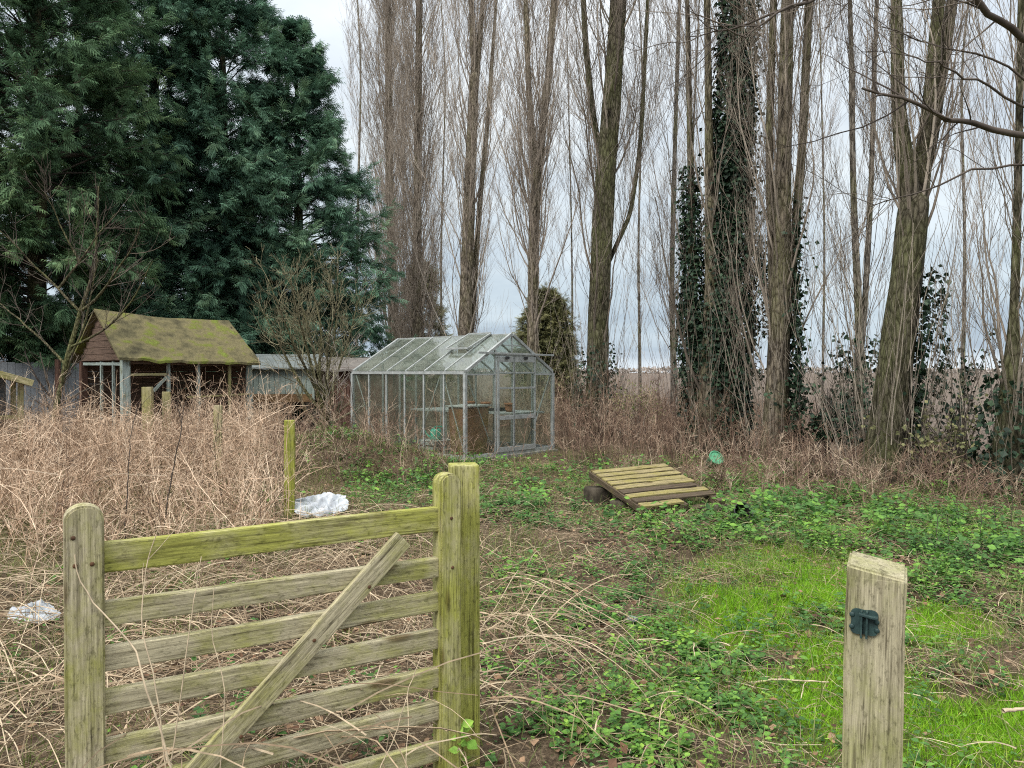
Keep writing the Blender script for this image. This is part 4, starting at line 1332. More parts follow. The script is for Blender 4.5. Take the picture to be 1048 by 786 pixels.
end = np.array([0., .05, 0.])
Ls = [(dense(np.vstack([[0, .05, 3.0], limb([(1100, 155, 6.2), (1048, 140, 6.1), (1005, 132, 6.0), (965, 122, 5.9), (930, 104, 5.8), (880, 92, 5.8)], 0)])), .055, .008),
      (dense(np.vstack([[0, .05, 3.7], limb([(1100, 70, 6.0), (1048, 45, 5.8), (1005, 12, 5.6), (975, -30, 5.5)], 0)])), .05, .02),
      (dense(np.vstack([[0, .05, 2.6], limb([(1080, 168, 6.5), (1000, 172, 6.4), (940, 195, 6.3), (890, 212, 6.3)], 0)])), .022, .004),
      (dense(np.vstack([[0, .05, 3.4], limb([(1090, 115, 6.3), (1020, 60, 6.2), (960, 52, 6.1), (900, 30, 6.0)], 0)])), .02, .004),
      (dense(np.vstack([[0, .05, 3.5], limb([(1060, 120, 5.4), (1000, 85, 5.2), (960, 70, 5.0), (925, 58, 5.0)], 0)])), .018, .004),
      (dense(np.vstack([[0, .05, 5.2], limb([(1000, -60, 6.0), (900, -25, 5.6), (840, -2, 5.4), (790, 14, 5.2), (757, 46, 5.2)], 0)])), .035, .004),
      (dense(np.vstack([[0, .05, 5.0], limb([(980, -50, 6.0), (850, -8, 5.8), (800, 12, 5.6), (745, 32, 5.5), (700, 40, 5.5)], 0)])), .03, .003)]
LP = np.stack([l[0] for l in Ls]); lr0 = np.array([l[1] for l in Ls]) * .66; lr1 = np.array([l[2] for l in Ls])
sets = [(LP, lr0, lr1, 8, .4)]
p, dd, ix, tt = spawn(LP, 9, .45, .98, .4, 1.0)
b1 = grow(p, dd, R.uniform(.3, 1.1, len(p)), 7, .12, (-.3, 0, .5), .05)
br = np.maximum(lr0[ix] * .22, .003)
sets.append((b1, br, .002, 4, R.uniform(0, 1, len(p))))
p, dd, ix, tt = spawn(b1, 4, .2, .98, .4, .9)
sets.append((grow(p, dd, R.uniform(.1, .35, len(p)), 5, .12, (0, 0, 1), .05), .0022, .0014, 3, R.uniform(0, 1, len(p))))
V, FS, rn = tubes(sets)
mk('crown', V, FS, TWIGD, ot, rn, smooth=True)

# ivy-leaved shrubs under the trees on the right
def leafy_shrub(name, px, py, d, w, h, n, label, mat=IVYM, twig=TWIGD, size=(.05, .09), stems=30):
    b_ = world(px, py, d); b_[2] = 0
    t = thing(name, b_, label, 'shrub')
    P0 = np.stack([R.normal(0, w * .15, stems), R.normal(0, w * .15, stems), np.zeros(stems)], -1)
    a = grow(P0, np.stack([R.normal(0, .35, stems), R.normal(0, .3, stems), np.ones(stems)], -1), R.uniform(.6, 1.1, stems) * h, 8, .12)
    p, dd, ix, tt = spawn(a, 7, .2, .98, .4, 1.1)
    b2 = grow(p, dd, R.uniform(.2, .5, len(p)) * w * .6, 6, .12, (0, 0, 1), .03)
    V, FS, rn = tubes([(a, .010, .004, 4, R.uniform(0, 1, stems)), (b2, .004, .002, 3, R.uniform(0, 1, len(p)))])
    mk('branches', V, FS, twig, t, rn, smooth=True)
    ix = R.integers(0, len(b2), n)
    q, tg = at(b2[ix], R.uniform(.1, 1, n))
    keep = fbm(q[:, 0] * 1.0 + 5, q[:, 2] + 3, .45, int(px)) > .36
    q = q[keep] + R.normal(0, .04, (keep.sum(), 3))
    D = unit(R.normal(0, .6, q.shape) + np.array([0, 0, -.35])); Nn = unit(R.normal(0, .5, q.shape) + np.array([0, -.3, 1]))
    V, FS, rn = leaves(q, D, Nn, R.uniform(size[0], size[1], len(q)), R.uniform(0, 1, len(q)), RHOMB, RHOMBF, 1.5)
    mk('foliage', V, FS, mat, t, rn)


leafy_shrub('ivy_shrub', 850, 450, 12.6, 1.3, 1.9, 2600, 'dark ivy-leaved bush between the bundled poplar and the three-forked poplar')
leafy_shrub('ivy_shrub', 985, 470, 11.4, 1.2, 2.6, 900, 'loose dark-leaved bush right of the three-forked poplar')
leafy_shrub('bramble_bush', 975, 478, 10.2, 1.0, 1.1, 700, 'yellowish-leaved low bramble bush right of the three-forked trunk', GOLDC, TWIGD, (.04, .07))
leafy_shrub('hedge_shrub', 655, 430, 17.0, 1.4, 1.3, 900, 'low scrubby bush at the right foot of the dark stout poplar', GRASSD, TWIG, (.03, .05))


# ------------------------------------------------------------------ conifers
FR = []
for k in range(4):
    t = .10 + k * .22
    for s in (-1, 1):
        FR.append((t, s * .55, .52 * (1.1 - t * .7)))
FR.append((0.0, 0.0, 1.0))


def sprays(P, D, Nrm, size, rnd, wid=.05):
    """flat feathery sprays: each is a fan of narrow leaflets"""
    y = unit(D); x = unit(np.cross(y, Nrm)); z = np.cross(x, y)
    Vs = []
    s = size[:, None]
    for t, a, l in FR:
        o = P + y * (s * t)
        d = y * math.cos(a) + x * math.sin(a) - z * .12
        sd = unit(np.cross(d, z))
        w = wid * s * (.9 if l < .9 else .6)
        tip = o + d * (s * l) - np.array([0, 0, .10]) * s
        mid = o + d * (s * l * .45)
        Vs.append(np.stack([o, mid - sd * w, tip, mid + sd * w], 1))
    V = np.stack(Vs, 1)                 # N, nf, 4, 3
    N, nf = V.shape[:2]
    q = np.arange(N * nf * 4).reshape(-1, 4)
    return V.reshape(-1, 3), [q], np.repeat(rnd, nf * 4)


def conifer(x, y, H, Rr, label, mat, nb=260, ns=45, z0=1.2, seed=0, spray=(.18, .42), name='conifer_tree', power=1.5, lowgap=0.0, front=True, wid=.042, cat='tree', group='conifers behind the sheds', taperpow=.75, ragged=.5):
    t = thing(name, (x, y, 0), label, cat, group)
    V, FS = trunk_mesh([([(0, 0, -.2), (.05, .05, H * .5), (0, 0, H)], [Rr * .07, Rr * .045, .02])], S=12, seed=seed)
    mk('trunk', V, FS, BARKD, t, smooth=True)
    u = R.uniform(0, 1, nb)
    z = z0 + (H - z0) * (1 - (1 - u) ** .8) * .98
    a = R.uniform(0, 2 * math.pi, nb)
    if front:   # a little denser where it can be seen
        k = R.uniform(0, 1, nb) < .35
        a[k] = R.normal(-math.pi / 2, .9, k.sum())
    rz = Rr * np.clip(1 - ((z - z0) / (H - z0)) ** power, .02, 1) ** taperpow * (1 - ragged / 2 + ragged * vnoise(a * 1.4, z, 1.1, seed))
    if lowgap: rz *= 1 - lowgap * np.exp(-((z - z0) / 2.6) ** 2) * (vnoise(a * 2, z, .8, seed + 5) > .35)
    el = R.uniform(.05, .5, nb) + .5 * ((z - z0) / (H - z0)) ** 2
    P0 = np.stack([0 * z, 0 * z, z], -1)
    D0 = np.stack([np.cos(a) * np.cos(el), np.sin(a) * np.cos(el), np.sin(el)], -1)
    L = rz * R.uniform(.85, 1.12, nb)
    bo = grow(P0, D0, L, 9, .05, (0, 0, -1), .045)
    cb = R.uniform(.15, .75, nb)
    p, dd, ix, tt = spawn(bo, 4, .3, .95, .4, .9)
    b2 = grow(p, dd, L[ix] * R.uniform(.15, .35, len(p)), 5, .08, (0, 0, 1), .02)
    V, FS, rn = tubes([(bo, np.clip(L * .012, .008, .05), .006, 4, .3), (b2, .008, .003, 3, .4)])
    mk('boughs', V, FS, TWIGD, t, rn, smooth=True)
    # sprays on boughs & side branches
    n1 = int(ns * .45)
    q1, tg1, i1, t1 = spawn(bo, n1, .40, 1.0, .2, .9)
    n2 = max(1, int(ns * .55 / 4))
    q2, tg2, i2, t2 = spawn(b2, n2, .1, 1.0, .2, .8)
    Pq = np.concatenate([q1, q2]); D = np.concatenate([tg1, tg2])
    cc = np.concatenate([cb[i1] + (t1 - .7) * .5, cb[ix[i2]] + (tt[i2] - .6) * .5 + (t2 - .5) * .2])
    D = unit(D + R.normal(0, .25, D.shape) + np.array([0, 0, -.18]))
    N_ = unit(np.array([0, 0, 1.]) + R.normal(0, .45, D.shape))
    sz = R.uniform(spray[0], spray[1], len(Pq))
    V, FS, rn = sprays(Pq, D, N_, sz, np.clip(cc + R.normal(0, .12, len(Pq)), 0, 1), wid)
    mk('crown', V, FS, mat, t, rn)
    # leader
    return t


conifer(-15.4, 20.5, 16.5, 3.6, 'tall dark conifer at the far left edge, cut off by the frame', CONW, 240, 96, .8, 61)
conifer(-11.6, 18.8, 15.5, 3.6, 'broad warm-green conifer with pale gaps low down, behind the lean-to and bare tree', CONW, 360, 130, 1.6, 62, (.16, .42), lowgap=.6)
conifer(-10.6, 22.8, 16.5, 3.5, 'tall dense conifer rising straight behind the open shed', CONM, 330, 135, .8, 63)
conifer(-8.7, 23.2, 14.6, 3.3, 'bluish conifer whose tip leaves the frame, right of the one behind the shed', CONM, 340, 135, .4, 64)
conifer(-6.75, 24.2, 12.4, 3.1, 'rightmost, lowest conifer, its slope falling to the feathery poplars', CONM, 300, 135, .3, 65)
conifer(-14.6, 26.0, 17.0, 3.2, 'conifer standing behind the two left-hand ones, seen through their gaps', CONM, 150, 70, 3.0, 66, lowgap=.5)
conifer(1.05, 24.2, 4.0, 1.0, 'rounded olive-gold conifer bush behind the right end of the greenhouse', GOLDC, 900, 44, .05, 71, (.10, .22), 'golden_conifer', 3.2, group=None, taperpow=.5, ragged=.12)
conifer(-4.2, 35.5, 6.6, 1.6, 'yellow-green conifer half hidden behind the feathery poplar pair', GOLDC, 200, 30, .1, 72, (.25, .5), 'golden_conifer', 2.0, group=None)


# ------------------------------------------------------------------ undergrowth
def scatter(n, x0, x1, y0, y1, mask):
    x = R.uniform(x0, x1, n); y = R.uniform(y0, y1, n)
    k = R.uniform(0, 1, n) < mask(x, y)
    return x[k], y[k]


def gpos(x, y, dz=0.):
    return np.stack([x, y, gh(x, y) + dz], -1)


def upright(x, y, h, r0, side_n, side_l, lean=.22, twig_n=2, wig=.065, crng=(0, 1), side_a=(.5, 1.1)):
    n = len(x)
    a = grow(gpos(x, y, -.02), np.stack([R.normal(0, lean, n), R.normal(0, lean, n), np.ones(n)], -1), h, 8, wig)
    c = R.uniform(crng[0], crng[1], n)
    sets = [(a, r0, r0 * .4, 3, c)]
    if side_n:
        p, dd, ix, tt = spawn(a, side_n, .25, .98, side_a[0], side_a[1])
        L = R.uniform(side_l[0], side_l[1], len(p)) * (1.2 - .6 * tt)
        b1 = grow(p, dd, L, 5, wig * 1.2)
        cc = np.clip(c[ix] + R.normal(.05, .15, len(p)), 0, 1)
        rr = np.broadcast_to(r0, (n,))[ix] * .6
        sets.append((b1, rr, rr * .45, 3, cc))
        if twig_n:
            p, dd, i2, tt = spawn(b1, twig_n, .2, .95, .4, 1.0)
            sets.append((grow(p, dd, R.uniform(.05, .16, len(p)), 4, .15), rr[i2] * .6, rr[i2] * .4, 3, np.clip(cc[i2] + R.normal(.05, .1, len(p)), 0, 1)))
    return tubes(sets)


def fallen(x, y, L, r, lift=(.02, .2), arch=.5, wig=.085, trop=-.12, crng=(0, 1), K=9):
    n = len(x)
    a = R.uniform(0, 2 * math.pi, n)
    P = gpos(x, y) + np.stack([0 * x, 0 * x, R.uniform(lift[0], lift[1], n)], -1)
    D = np.stack([np.cos(a), np.sin(a), R.uniform(-.1, arch, n)], -1)
    c = grow(P, D, L, K, wig, (0, 0, 1), trop)
    g = gh(c[..., 0], c[..., 1]) + .008
    c[..., 2] = np.maximum(c[..., 2], g + R.uniform(0, .03, c[..., 2].shape))
    return tubes([(c, r, r * .5, 3, R.uniform(crng[0], crng[1], n))])


def leftmask(x, y):
    u, v = uv_of(x, y)
    m = np.clip((305 - u + 50 * (fbm(x, y, .8, 12) - .5)) / 40, 0, 1)
    m *= np.clip((y - 5.0) / 1.2, 0, 1) * np.clip((15.2 - y) / .8, 0, 1)
    m *= np.clip(.1 + 1.4 * fbm(x, y, .9, 13), 0, 1)
    m = np.where((x < -7.2) & (y > 14.6), 0, m)
    return np.clip(m, 0, 1)


x, y = scatter(5600, -11.5, -1.5, 4.8, 15.2, leftmask)
hgt = np.clip(.55 + .065 * (y - 5), .45, .95) * R.uniform(.55, 1.15, len(x)) * (.75 + .5 * fbm(x, y, 1.4, 14))
V, FS, rn = upright(x, y, hgt, R.uniform(.003, .0062, len(x)), 6, (.14, .45), .27, 1)
# long loose stems lying across it
x2, y2 = scatter(1500, -11, -1.6, 4.6, 14.5, leftmask)
part2 = fallen(x2, y2, R.uniform(.4, 1.15, len(x2)), R.uniform(.0025, .0045, len(x2)), (.1, .8), .9, .09, -.06, (.35, .95))
x3, y3 = scatter(330, -10.5, -1.6, 6.5, 14.5, leftmask)
part3 = upright(x3, y3, R.uniform(1.0, 1.65, len(x3)), R.uniform(.003, .005, len(x3)), 7, (.12, .4), .16, 2, .07)
V, FS, rn = join([(V, FS, rn), part2, part3])
tag(mk('dead_stem_thicket', V, FS, STEM_T, None, rn), 'tangled mass of tan dead stems filling the left of the plot', 'dead stems', kind='stuff')


def rowmask(x, y):
    u, v = uv_of(x, y)
    dist = x - rowx(y)
    m = np.clip(1.25 - np.abs(dist + .55) / (1.25 + .02 * y), 0, 1) * np.clip((y - 7.5) / 1.5, 0, 1)
    m = np.maximum(m, ell(u, v, 700, 445, 140, 38) * (y > 9) * 1.0)
    m = np.maximum(m, ell(u, v, 870, 496, 190, 26) * .9)
    m = np.maximum(m, np.exp(-((x + 2.2) / 1.5) ** 2 - ((y - 11.3) / 1.3) ** 2) * .75)
    m = np.where((u > 590) & (u < 750) & (v > 470) & (v < 545) & (y < 9.3), m * .42, m)      # leave the pallet clear
    dx, dy = x - G0[0], y - G0[1]
    lx = dx * math.cos(gang) + dy * math.sin(gang); ly = -dx * math.sin(gang) + dy * math.cos(gang)
    m = np.where((lx > -.2) & (lx < W_ + .15) & (ly > -.7) & (ly < L_ + .2), 0, m)
    return np.clip(m * (.35 + 1.0 * fbm(x, y, 1.0, 17)), 0, 1)


x, y = scatter(19000, -7, 9, 7.2, 34, rowmask)
hgt = R.uniform(.35, 1.1, len(x)) * (.45 + .9 * fbm(x, y, 1.6, 18)) * np.clip(.5 + (y - 8) * .07, .45, 1.2) * np.where(x > rowx(y) + .4, .6, 1) * (1 + .9 * np.exp(-((y - 16) / 4) ** 2) * (x < rowx(y) + .2))
V, FS, rn = upright(x, y, hgt, R.uniform(.003, .0065, len(x)), 5, (.1, .4), .2)
tag(mk('dead_stem_undergrowth', V, FS, STEM_P, None, rn), 'pinkish brown dead stems and shoots along the foot of the poplars', 'dead stems', kind='stuff')


def inside_gh(x, y, m):
    dx, dy = x - G0[0], y - G0[1]
    lx = dx * math.cos(gang) + dy * math.sin(gang); ly = -dx * math.sin(gang) + dy * math.cos(gang)
    return np.where((lx > -.1) & (lx < W_ + .1) & (ly > -.1) & (ly < L_ + .1), m * .3, m)


def littermask(x, y):
    u, v = uv_of(x, y)
    m = .5 + 0 * x
    m = np.maximum(m, np.clip((480 - u) / 60, 0, 1) * .75)
    m = np.maximum(m, ell(u, v, 545, 690, 95, 100) * 1.1)
    for cu, cv, ru, rv in ((630, 575, 60, 25), (720, 598, 60, 18), (590, 545, 60, 22), (650, 690, 60, 22), (930, 590, 40, 20), (960, 690, 60, 30), (700, 745, 60, 40), (860, 560, 60, 16)):
        m = np.maximum(m, ell(u, v, cu, cv, ru, rv) * .9)
    m = m * (.3 + 1.1 * fbm(x, y, .45, 23)) * (1 - .65 * mossmask(x, y))
    return np.clip(inside_gh(x, y, m), 0, 1)


x, y = scatter(16000, -7, 7.5, 1.4, 12.8, lambda x, y: littermask(x, y) * np.clip(9 / (y + 2), .3, 1))
L = R.uniform(.10, .5, len(x)) * np.where(x > .4, .65, 1.1)
p1 = fallen(x, y, L, R.uniform(.0012, .0036, len(x)), (.005, .10), .45)
x, y = scatter(3200, -3.6, .8, 1.5, 6.2, lambda x, y: np.clip(littermask(x, y) * 1.6 - .4, 0, 1) * np.clip((600 - uv_of(x, y)[0]) / 80, .03, 1))
p2 = fallen(x, y, R.uniform(.3, 1.0, len(x)), R.uniform(.0016, .0036, len(x)), (.02, .38), .8, .08, -.14, (.15, 1))
x, y = scatter(75000, -7, 7.5, 1.4, 10, lambda x, y: littermask(x, y) * np.clip(7 / (y + 2), .3, 1))
p3 = fallen(x, y, R.uniform(.05, .25, len(x)), R.uniform(.0008, .002, len(x)), (.0, .05), .5, .15, -.1, K=4)
V, FS, rn = join([p1, p2, p3])
tag(mk('straw_litter', V, FS, STEM_L, None, rn), 'fallen straw-coloured stalks strewn over the ground', 'straw', kind='stuff')


def brownmask(x, y):
    return np.clip(fbm(x, y, .6, 27) * 1.3 - .25, 0, 1) * (1 - .7 * mossmask(x, y))


x, y = scatter(40000, -6, 8, 1.4, 13, lambda x, y: inside_gh(x, y, brownmask(x, y)) * np.clip(8 / (y + 2), .3, 1))
P = gpos(x, y, .012)
P[:, 2] += R.uniform(0, .03, len(P))
V, FS, rn = leaves(P, np.stack([R.normal(0, 1, len(P)), R.normal(0, 1, len(P)), R.normal(0, .3, len(P))], -1), np.array([0, 0, 1.]) + R.normal(0, .35, P.shape),
                   R.uniform(.02, .055, len(P)), R.uniform(0, 1, len(P)), RHOMB, RHOMBF, 1.2)
tag(mk('leaf_litter', V, FS, DLEAF, None, rn), 'brown rotting leaves and scraps over the soil', 'leaf litter', kind='stuff')

# grass
x, y = scatter(650000, -.5, 7, 1.5, 9.0, lambda x, y: mossmask(x, y) * np.clip(5 / (y + 1), .3, 1))
P = gpos(x, y, -.01)
V, FS, rn = blades(P, np.stack([R.normal(0, .45, len(x)), R.normal(0, .45, len(x)), np.ones(len(x))], -1), R.uniform(.03, .10, len(x)), R.uniform(.0012, .0028, len(x)),
                   np.clip(R.normal(.55, .22, len(x)), 0, 1), .8, 3)


def tuftmask(x, y):
    u, v = uv_of(x, y)
    m = np.clip(fbm(x, y, .7, 33) * 2.4 - .9, 0, 1) * .8
    m = np.maximum(m, bank(x, y) * 1.1)
    m = np.maximum(m, leftmask(x, y) * .8)
    m = np.maximum(m, ell(u, v, 330, 480, 50, 30) * .9)
    m = np.maximum(m, ell(u, v, 440, 470, 80, 24) * .8)
    m = np.maximum(m, ell(u, v, 30, 700, 60, 40) * .9)
    m = np.maximum(m, ell(u, v, 180, 590, 60, 35) * .8)
    m = np.maximum(m, ell(u, v, 520, 490, 60, 25) * .5)
    return np.clip(inside_gh(x, y, m) * (.4 + .9 * fbm(x, y, .25, 35)), 0, 1)


x, y = scatter(230000, -7, 8, 1.5, 14.5, lambda x, y: tuftmask(x, y) * np.clip(8 / (y + 1), .3, 1))
P = gpos(x, y, -.01)
g2 = blades(P, np.stack([R.normal(0, .4, len(x)), R.normal(0, .4, len(x)), np.ones(len(x))], -1), R.uniform(.06, .26, len(x)), R.uniform(.0015, .0032, len(x)),
            np.clip(R.normal(.5, .28, len(x)), 0, 1), .9, 4)
tag(mk('short_grass', V, FS, GRASS, None, rn), 'short bright green grass on the path at right', 'grass', kind='stuff')
tag(mk('rough_grass', g2[0], g2[1], GRASSD, None, g2[2]), 'dull rough grass tufts among the dead stems and on the bank', 'grass', kind='stuff')


# nettles and other low leafy plants
def leafmask(x, y):
    u, v = uv_of(x, y)
    m = np.clip(fbm(x, y, .55, 41) * 3.0 - 1.25, 0, 1) * np.clip((u - 470) / 60, .14, 1) * .66
    for cu, cv, ru, rv, k in ((860, 540, 160, 34, 1.4), (1000, 570, 90, 34, 1.4), (880, 660, 40, 60, .6), (700, 690, 55, 50, 1.1), (690, 740, 60, 40, .9), (540, 520, 60, 25, .9), (620, 620, 80, 40, .75), (580, 760, 60, 30, .9),
                              (980, 600, 60, 26, .9), (800, 560, 60, 22, 1), (500, 480, 40, 12, .7), (780, 720, 60, 40, .6), (660, 540, 70, 18, .5), (380, 490, 40, 16, .6), (340, 478, 36, 15, .6), (420, 500, 60, 22, .9), (460, 475, 50, 16, .9)):
        m = np.maximum(m, ell(u, v, cu, cv, ru, rv) * k)
    m = m * np.clip(fbm(x, y, .26, 43) * 4.2 - 1.45, 0, 1) * (1 - .35 * ell(u, v, 570, 620, 120, 140)) * (1 - .93 * mossmask(x, y))
    return np.clip(inside_gh(x, y, m), 0, 1)


x, y = scatter(105000, -3.6, 8.5, 1.5, 12.5, lambda x, y: leafmask(x, y) * np.clip(6 / (y + 1), .28, 1))
n = len(x)
hp = R.uniform(.03, .14, n) * (.6 + .8 * fbm(x, y, .8, 44))
base = gpos(x, y)
lean = np.stack([R.normal(0, .25, n), R.normal(0, .25, n), np.ones(n)], -1)
PL, DL, SL_, CL = [], [], [], []
ca = np.clip(.95 * fbm(x, y, .7, 46) + R.normal(-.02, .16, n), 0, .95)
lsz = .65 + .9 * fbm(x, y, .5, 47)
for k in range(4):                      # opposite leaf pairs up the stem
    fr_ = (k + .6) / 4
    for s in (0, 1):
        an = R.uniform(0, 2 * math.pi, n) * .25 + k * math.pi / 2 + s * math.pi + ca * 6
        PL.append(base + lean * (hp * fr_)[:, None])
        DL.append(np.stack([np.cos(an), np.sin(an), R.uniform(-.25, .5, n)], -1))
        SL_.append(R.uniform(.018, .044, n) * (1.25 - .6 * fr_) * lsz)
        CL.append(np.clip(ca + .25 * fr_ - .15 + R.normal(0, .08, n), 0, 1))
PL, DL, SL_, CL = map(np.concatenate, (PL, DL, SL_, CL))
V, FS, rn = leaves(PL, DL, np.array([0, 0, 1.]) + R.normal(0, .25, PL.shape), SL_, CL)
tag(mk('nettle_cover', V, FS, NETTLE, None, rn), 'low green nettles and ground ivy carpeting the clearing', 'ground cover', kind='stuff')

x, y = scatter(220000, -3.0, 8.0, 1.5, 9.5, lambda x, y: np.clip((uv_of(x, y)[0] - 470) / 60, .1, 1) * np.clip(fbm(x, y, .35, 61) * 3 - 1.0, 0, .7) * np.clip(5 / (y + 1), .3, 1) * (1 - .8 * mossmask(x, y)))
P = gpos(x, y, .012) + np.stack([0 * x, 0 * x, R.uniform(0, .035, len(x))], -1)
V, FS, rn = leaves(P, np.stack([R.normal(0, 1, len(x)), R.normal(0, 1, len(x)), R.normal(0, .25, len(x))], -1), np.array([0, 0, 1.]) + R.normal(0, .35, P.shape), R.uniform(.008, .022, len(x)),
                   np.clip(R.normal(.42, .25, len(x)), 0, 1), RHOMB, RHOMBF, 1.5)
tag(mk('creeping_weeds', V, FS, NETTLE, None, rn), 'tiny creeping green leaves between the straw', 'ground cover', kind='stuff')

# leafy bramble and dock tufts in the middle distance (taller, coarser)
x, y = scatter(2600, -3.5, 8.5, 5.5, 12.5, lambda x, y: np.clip(leafmask(x, y) * 1.1, 0, 1))
n = len(x)
k = 9
ixs = np.repeat(np.arange(n), k)
P = gpos(x, y)[ixs] + np.stack([R.normal(0, .06, n * k), R.normal(0, .06, n * k), R.uniform(.03, .22, n * k)], -1)
V, FS, rn = leaves(P, np.stack([R.normal(0, 1, n * k), R.normal(0, 1, n * k), R.uniform(-.4, .4, n * k)], -1), np.array([0, -.2, 1.]) + R.normal(0, .35, P.shape), R.uniform(.035, .075, n * k),
                   np.clip(R.uniform(.1, .8, n)[ixs] + R.normal(0, .1, n * k), 0, 1))
tag(mk('coarse_weeds', V, FS, NETTLE, None, rn), 'coarser green weeds along the far side of the clearing', 'weeds', kind='stuff')

# the leafy sprout at the foot of the gate post
sp = thing('leafy_sprout', (-.20, 2.68, float(gh(-.20, 2.68))), 'bright green leafy sprout at the foot of the gate post', 'plant')
n = 26
P = np.stack([R.normal(0, .035, n), R.normal(0, .03, n), R.uniform(.03, .24, n)], -1)
a = R.uniform(0, 6.28, n)
V, FS, rn = leaves(P, np.stack([np.cos(a), np.sin(a), R.uniform(-.3, .3, n)], -1), np.array([0, -.5, 1.]) + R.normal(0, .2, P.shape), R.uniform(.03, .055, n), R.uniform(.8, 1, n))
mk('foliage', V, FS, NETTLE, sp, rn)
V, FS, rn = tubes([(grow(np.array([[0, 0, -.02], [.01, 0, -.02]]), np.array([[.05, 0, 1.], [-.1, -.1, 1.]]), [.24, .2], 6, .06), .0035, .002, 5, .7)])
mk('stem', V, FS, NETTLE, sp, rn, smooth=True)


# single stalks that stand out
def stalk(pts, r, label, mat=STEM_L, name='dead_stalk', c=.9, side=0):
    P = dense(np.array([world(*q) for q in pts]), 18, .0006 * pts[0][2])
    b_ = np.array([P[0][0], P[0][1], P[0][2]])
    t = thing(name, b_, label, 'stalk', 'single dead stalks')
    sets = [((P - b_)[None], r, r * .5, 6, c)]
    if side:
        p, dd, ix, tt = spawn((P - b_)[None], side, .4, .98, .4, .8)
        sets.append((grow(p, dd, R.uniform(.06, .2, len(p)), 5, .08, (0, 0, 1), .06), r * .5, r * .25, 4, c))
    V, FS, rn = tubes(sets)
    mk('stem', V, FS, mat, t, rn, smooth=True)


stalk([(176, 800, 1.92), (160, 745, 1.92), (142, 690, 1.93), (138, 664, 1.95), (118, 645, 1.96), (90, 615, 1.97), (77, 590, 1.98), (75, 568, 1.98)], .0028, 'pale stalk curling over the near stile of the gate')
stalk([(168, 800, 2.0), (158, 700, 2.02), (140, 640, 2.05), (150, 570, 2.1), (162, 540, 2.1)], .0022, 'straight pale stalk crossing the near ends of the gate rails', side=3)
stalk([(170, 800, 1.98), (182, 720, 2.0), (196, 620, 2.03), (205, 570, 2.05)], .002, 'thin tall stalk leaning right before the near rails')
stalk([(222, 800, 2.0), (226, 760, 2.0), (228, 700, 2.02), (214, 650, 2.04), (218, 600, 2.05)], .0018, 'thin bent stalk left of the foot of the diagonal brace')
stalk([(383, 800, 2.25), (402, 760, 2.27), (420, 700, 2.3), (434, 665, 2.32)], .0022, 'reddish thin stalk beside the right half of the gate')
stalk([(125, 560, 6.2), (130, 500, 6.2), (133, 445, 6.25), (140, 415, 6.3)], .005, 'dark upright stalk rising above the tan thicket near the left stile', TWIGD, c=.2, side=5)
stalk([(165, 560, 6.0), (172, 500, 6.0), (184, 445, 6.0), (188, 415, 6.1)], .0055, 'second dark upright stalk in the tan thicket, nearer the open shed post', TWIGD, c=.2, side=5)
stalk([(1030, 730, 2.7), (1048, 728, 2.72), (1085, 724, 2.75)], .008, 'pale straight stick lying on the grass at the right edge', name='pale_stick')
stalk([(770, 700, 3.7), (800, 697, 3.65), (850, 700, 3.6)], .006, 'pale stick lying on the grass left of the latch post', name='pale_stick')
for k, (px, hp_) in enumerate(((958, 565), (970, 575), (1003, 555), (1018, 560), (1035, 540), (980, 560))):
    stalk([(px, 640 - k * 3, 6.0 + k * .25), (px - 2, 600, 6.0 + k * .25), (px + 3, hp_ - 10, 6.05 + k * .25), (px + 1, hp_ - 45, 6.1 + k * .25)], .004,
          ['dark bare stalk above the nettles, nearest the latch post', 'slightly taller dark stalk second right of the latch post', 'dark stalk in the middle of the right-hand nettles',
           'dark stalk right of the middle of the nettles', 'dark stalk closest to the right edge of the nettles', 'dark stalk behind the others in the nettles'][k], TWIGD, c=.25, side=4)

# far hedge line on the horizon
xs_h = np.linspace(-900, 900, 400)
n = 9000
hx = R.uniform(-300, 1100, n); hy = R.uniform(900, 930, n)
hh = 3 + 6 * fbm(hx, hx * 0, 60, 51)
P = np.stack([hx, hy, R.uniform(0, 1, n) * hh], -1)
V, FS, rn = leaves(P, R.normal(0, 1, P.shape), R.normal(0, 1, P.shape), R.uniform(2, 4, n), R.uniform(0, 1, n), RHOMB, RHOMBF, 1.5)
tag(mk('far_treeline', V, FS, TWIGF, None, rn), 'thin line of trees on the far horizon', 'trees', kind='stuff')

# ------------------------------------------------------------------ sky, sun, camera
wd = bpy.data.worlds.new('World')
scn.world = wd
wd.use_nodes = True
nt = wd.node_tree
bg = nt.nodes['Background']
sky = nt.nodes.new('ShaderNodeTexSky')
sky.sky_type = 'NISHITA'
sky.sun_disc = False
to_sun = Vector((-.45, -.55, .75)).normalized()
sky.sun_elevation = math.asin(to_sun.z)
sky.sun_rotation = math.atan2(to_sun.x, to_sun.y)
sky.air_density = 1.0; sky.dust_density = 2.0
tc = nt.nodes.new('ShaderNodeTexCoord')
sx = nt.nodes.new('ShaderNodeSeparateXYZ')
nt.links.new(tc.outputs['Generated'], sx.inputs[0])


def mth(op, a, b=None):
    n = nt.nodes.new('ShaderNodeMath'); n.operation = op
    for i, v in enumerate((a, b)):
        if v is None: continue
        if isinstance(v, (int, float)): n.inputs[i].default_value = v
        else: nt.links.new(v, n.inputs[i])
    return n.outputs[0]


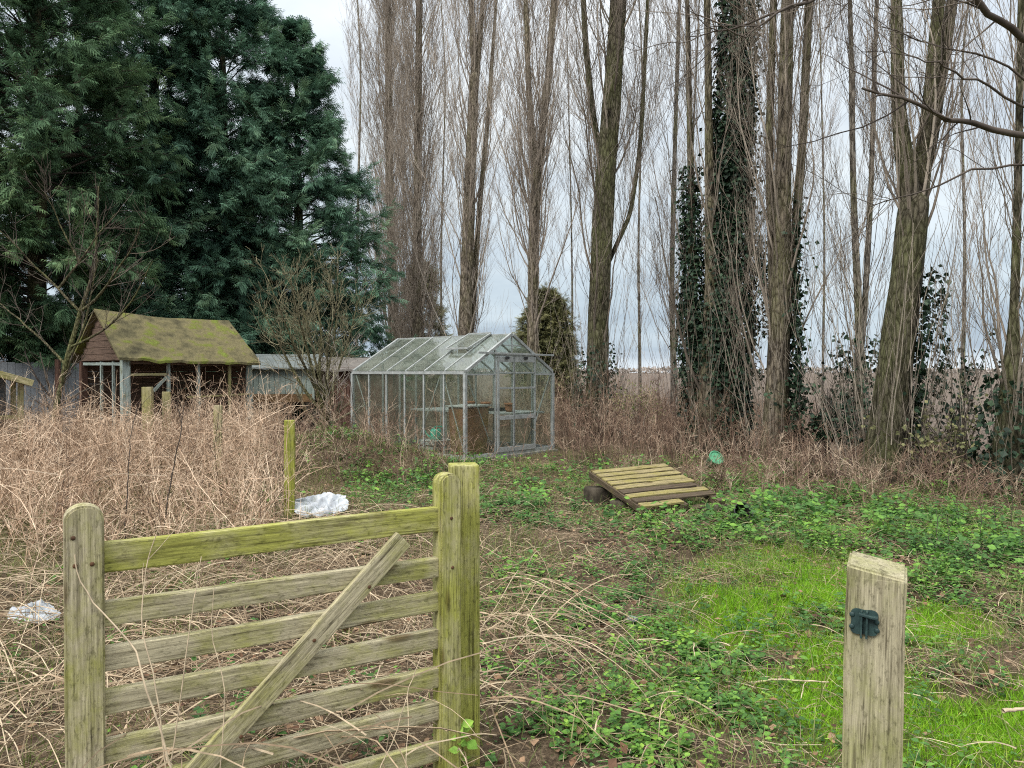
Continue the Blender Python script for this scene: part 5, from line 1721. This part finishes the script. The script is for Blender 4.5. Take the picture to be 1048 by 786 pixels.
zc_ = mth('MAXIMUM', sx.outputs[2], 0.0)
den = mth('ADD', zc_, .16)
cb = nt.nodes.new('ShaderNodeCombineXYZ')
nt.links.new(mth('DIVIDE', sx.outputs[0], den), cb.inputs[0]); nt.links.new(mth('DIVIDE', sx.outputs[1], den), cb.inputs[1])
cn = noise(nt, cb.outputs[0], .9, 6, .55)
# overcast deck: slate near the horizon, brighter overhead
deck = ramp(nt, [(0.0, (5.2, 5.7, 6.2)), (.03, (3.3, 3.95, 4.6)), (.12, (3.75, 4.3, 4.75)), (.26, (5.4, 5.75, 5.9)), (.45, (6.2, 6.6, 7.0)), (.9, (16, 16, 15.8))], zc_)
lum = ramp(nt, [(.32, (.70, .74, .80)), (.5, (.99, 1.0, 1.0)), (.66, (1.24, 1.21, 1.17))], cn)
deck = mix(nt, 1.0, deck, lum, 'MULTIPLY')
skyc = mix(nt, .88, sky.outputs[0], deck)
nt.links.new(skyc, bg.inputs[0])
bg.inputs[1].default_value = .1
for n_ in nt.nodes:
    if n_.type == 'MIX': n_.clamp_result = False

sl = bpy.data.lights.new('Sun', 'SUN')
sl.energy = 1.5
sl.angle = math.radians(25)
sl.color = (1, .96, .9)
so = bpy.data.objects.new('Sun', sl)
link(so)
so.rotation_euler = (-to_sun).to_track_quat('-Z', 'Y').to_euler()

cam = bpy.data.cameras.new('Camera')
cam.sensor_width = 36
cam.lens = 36 * F / 1048
cam.clip_end = 6000
cam.clip_start = .05
co = bpy.data.objects.new('Camera', cam)
link(co)
co.location = (0, 0, CAMH)
co.rotation_euler = (math.radians(90) - math.atan((393 - HOR) / F), 0, 0)
scn.camera = co

scn.view_settings.view_transform = 'Standard'
scn.view_settings.look = 'None'
scn.view_settings.exposure = 0.8
scn.view_settings.gamma = 1
scn.view_settings.use_curve_mapping = False
cy = scn.cycles
cy.max_bounces = 6
cy.diffuse_bounces = 3
cy.glossy_bounces = 2
cy.transmission_bounces = 4
cy.transparent_max_bounces = 16
cy.use_denoising = False
cy.filter_width = 1.1
cy.caustics_reflective = False
cy.caustics_refractive = False
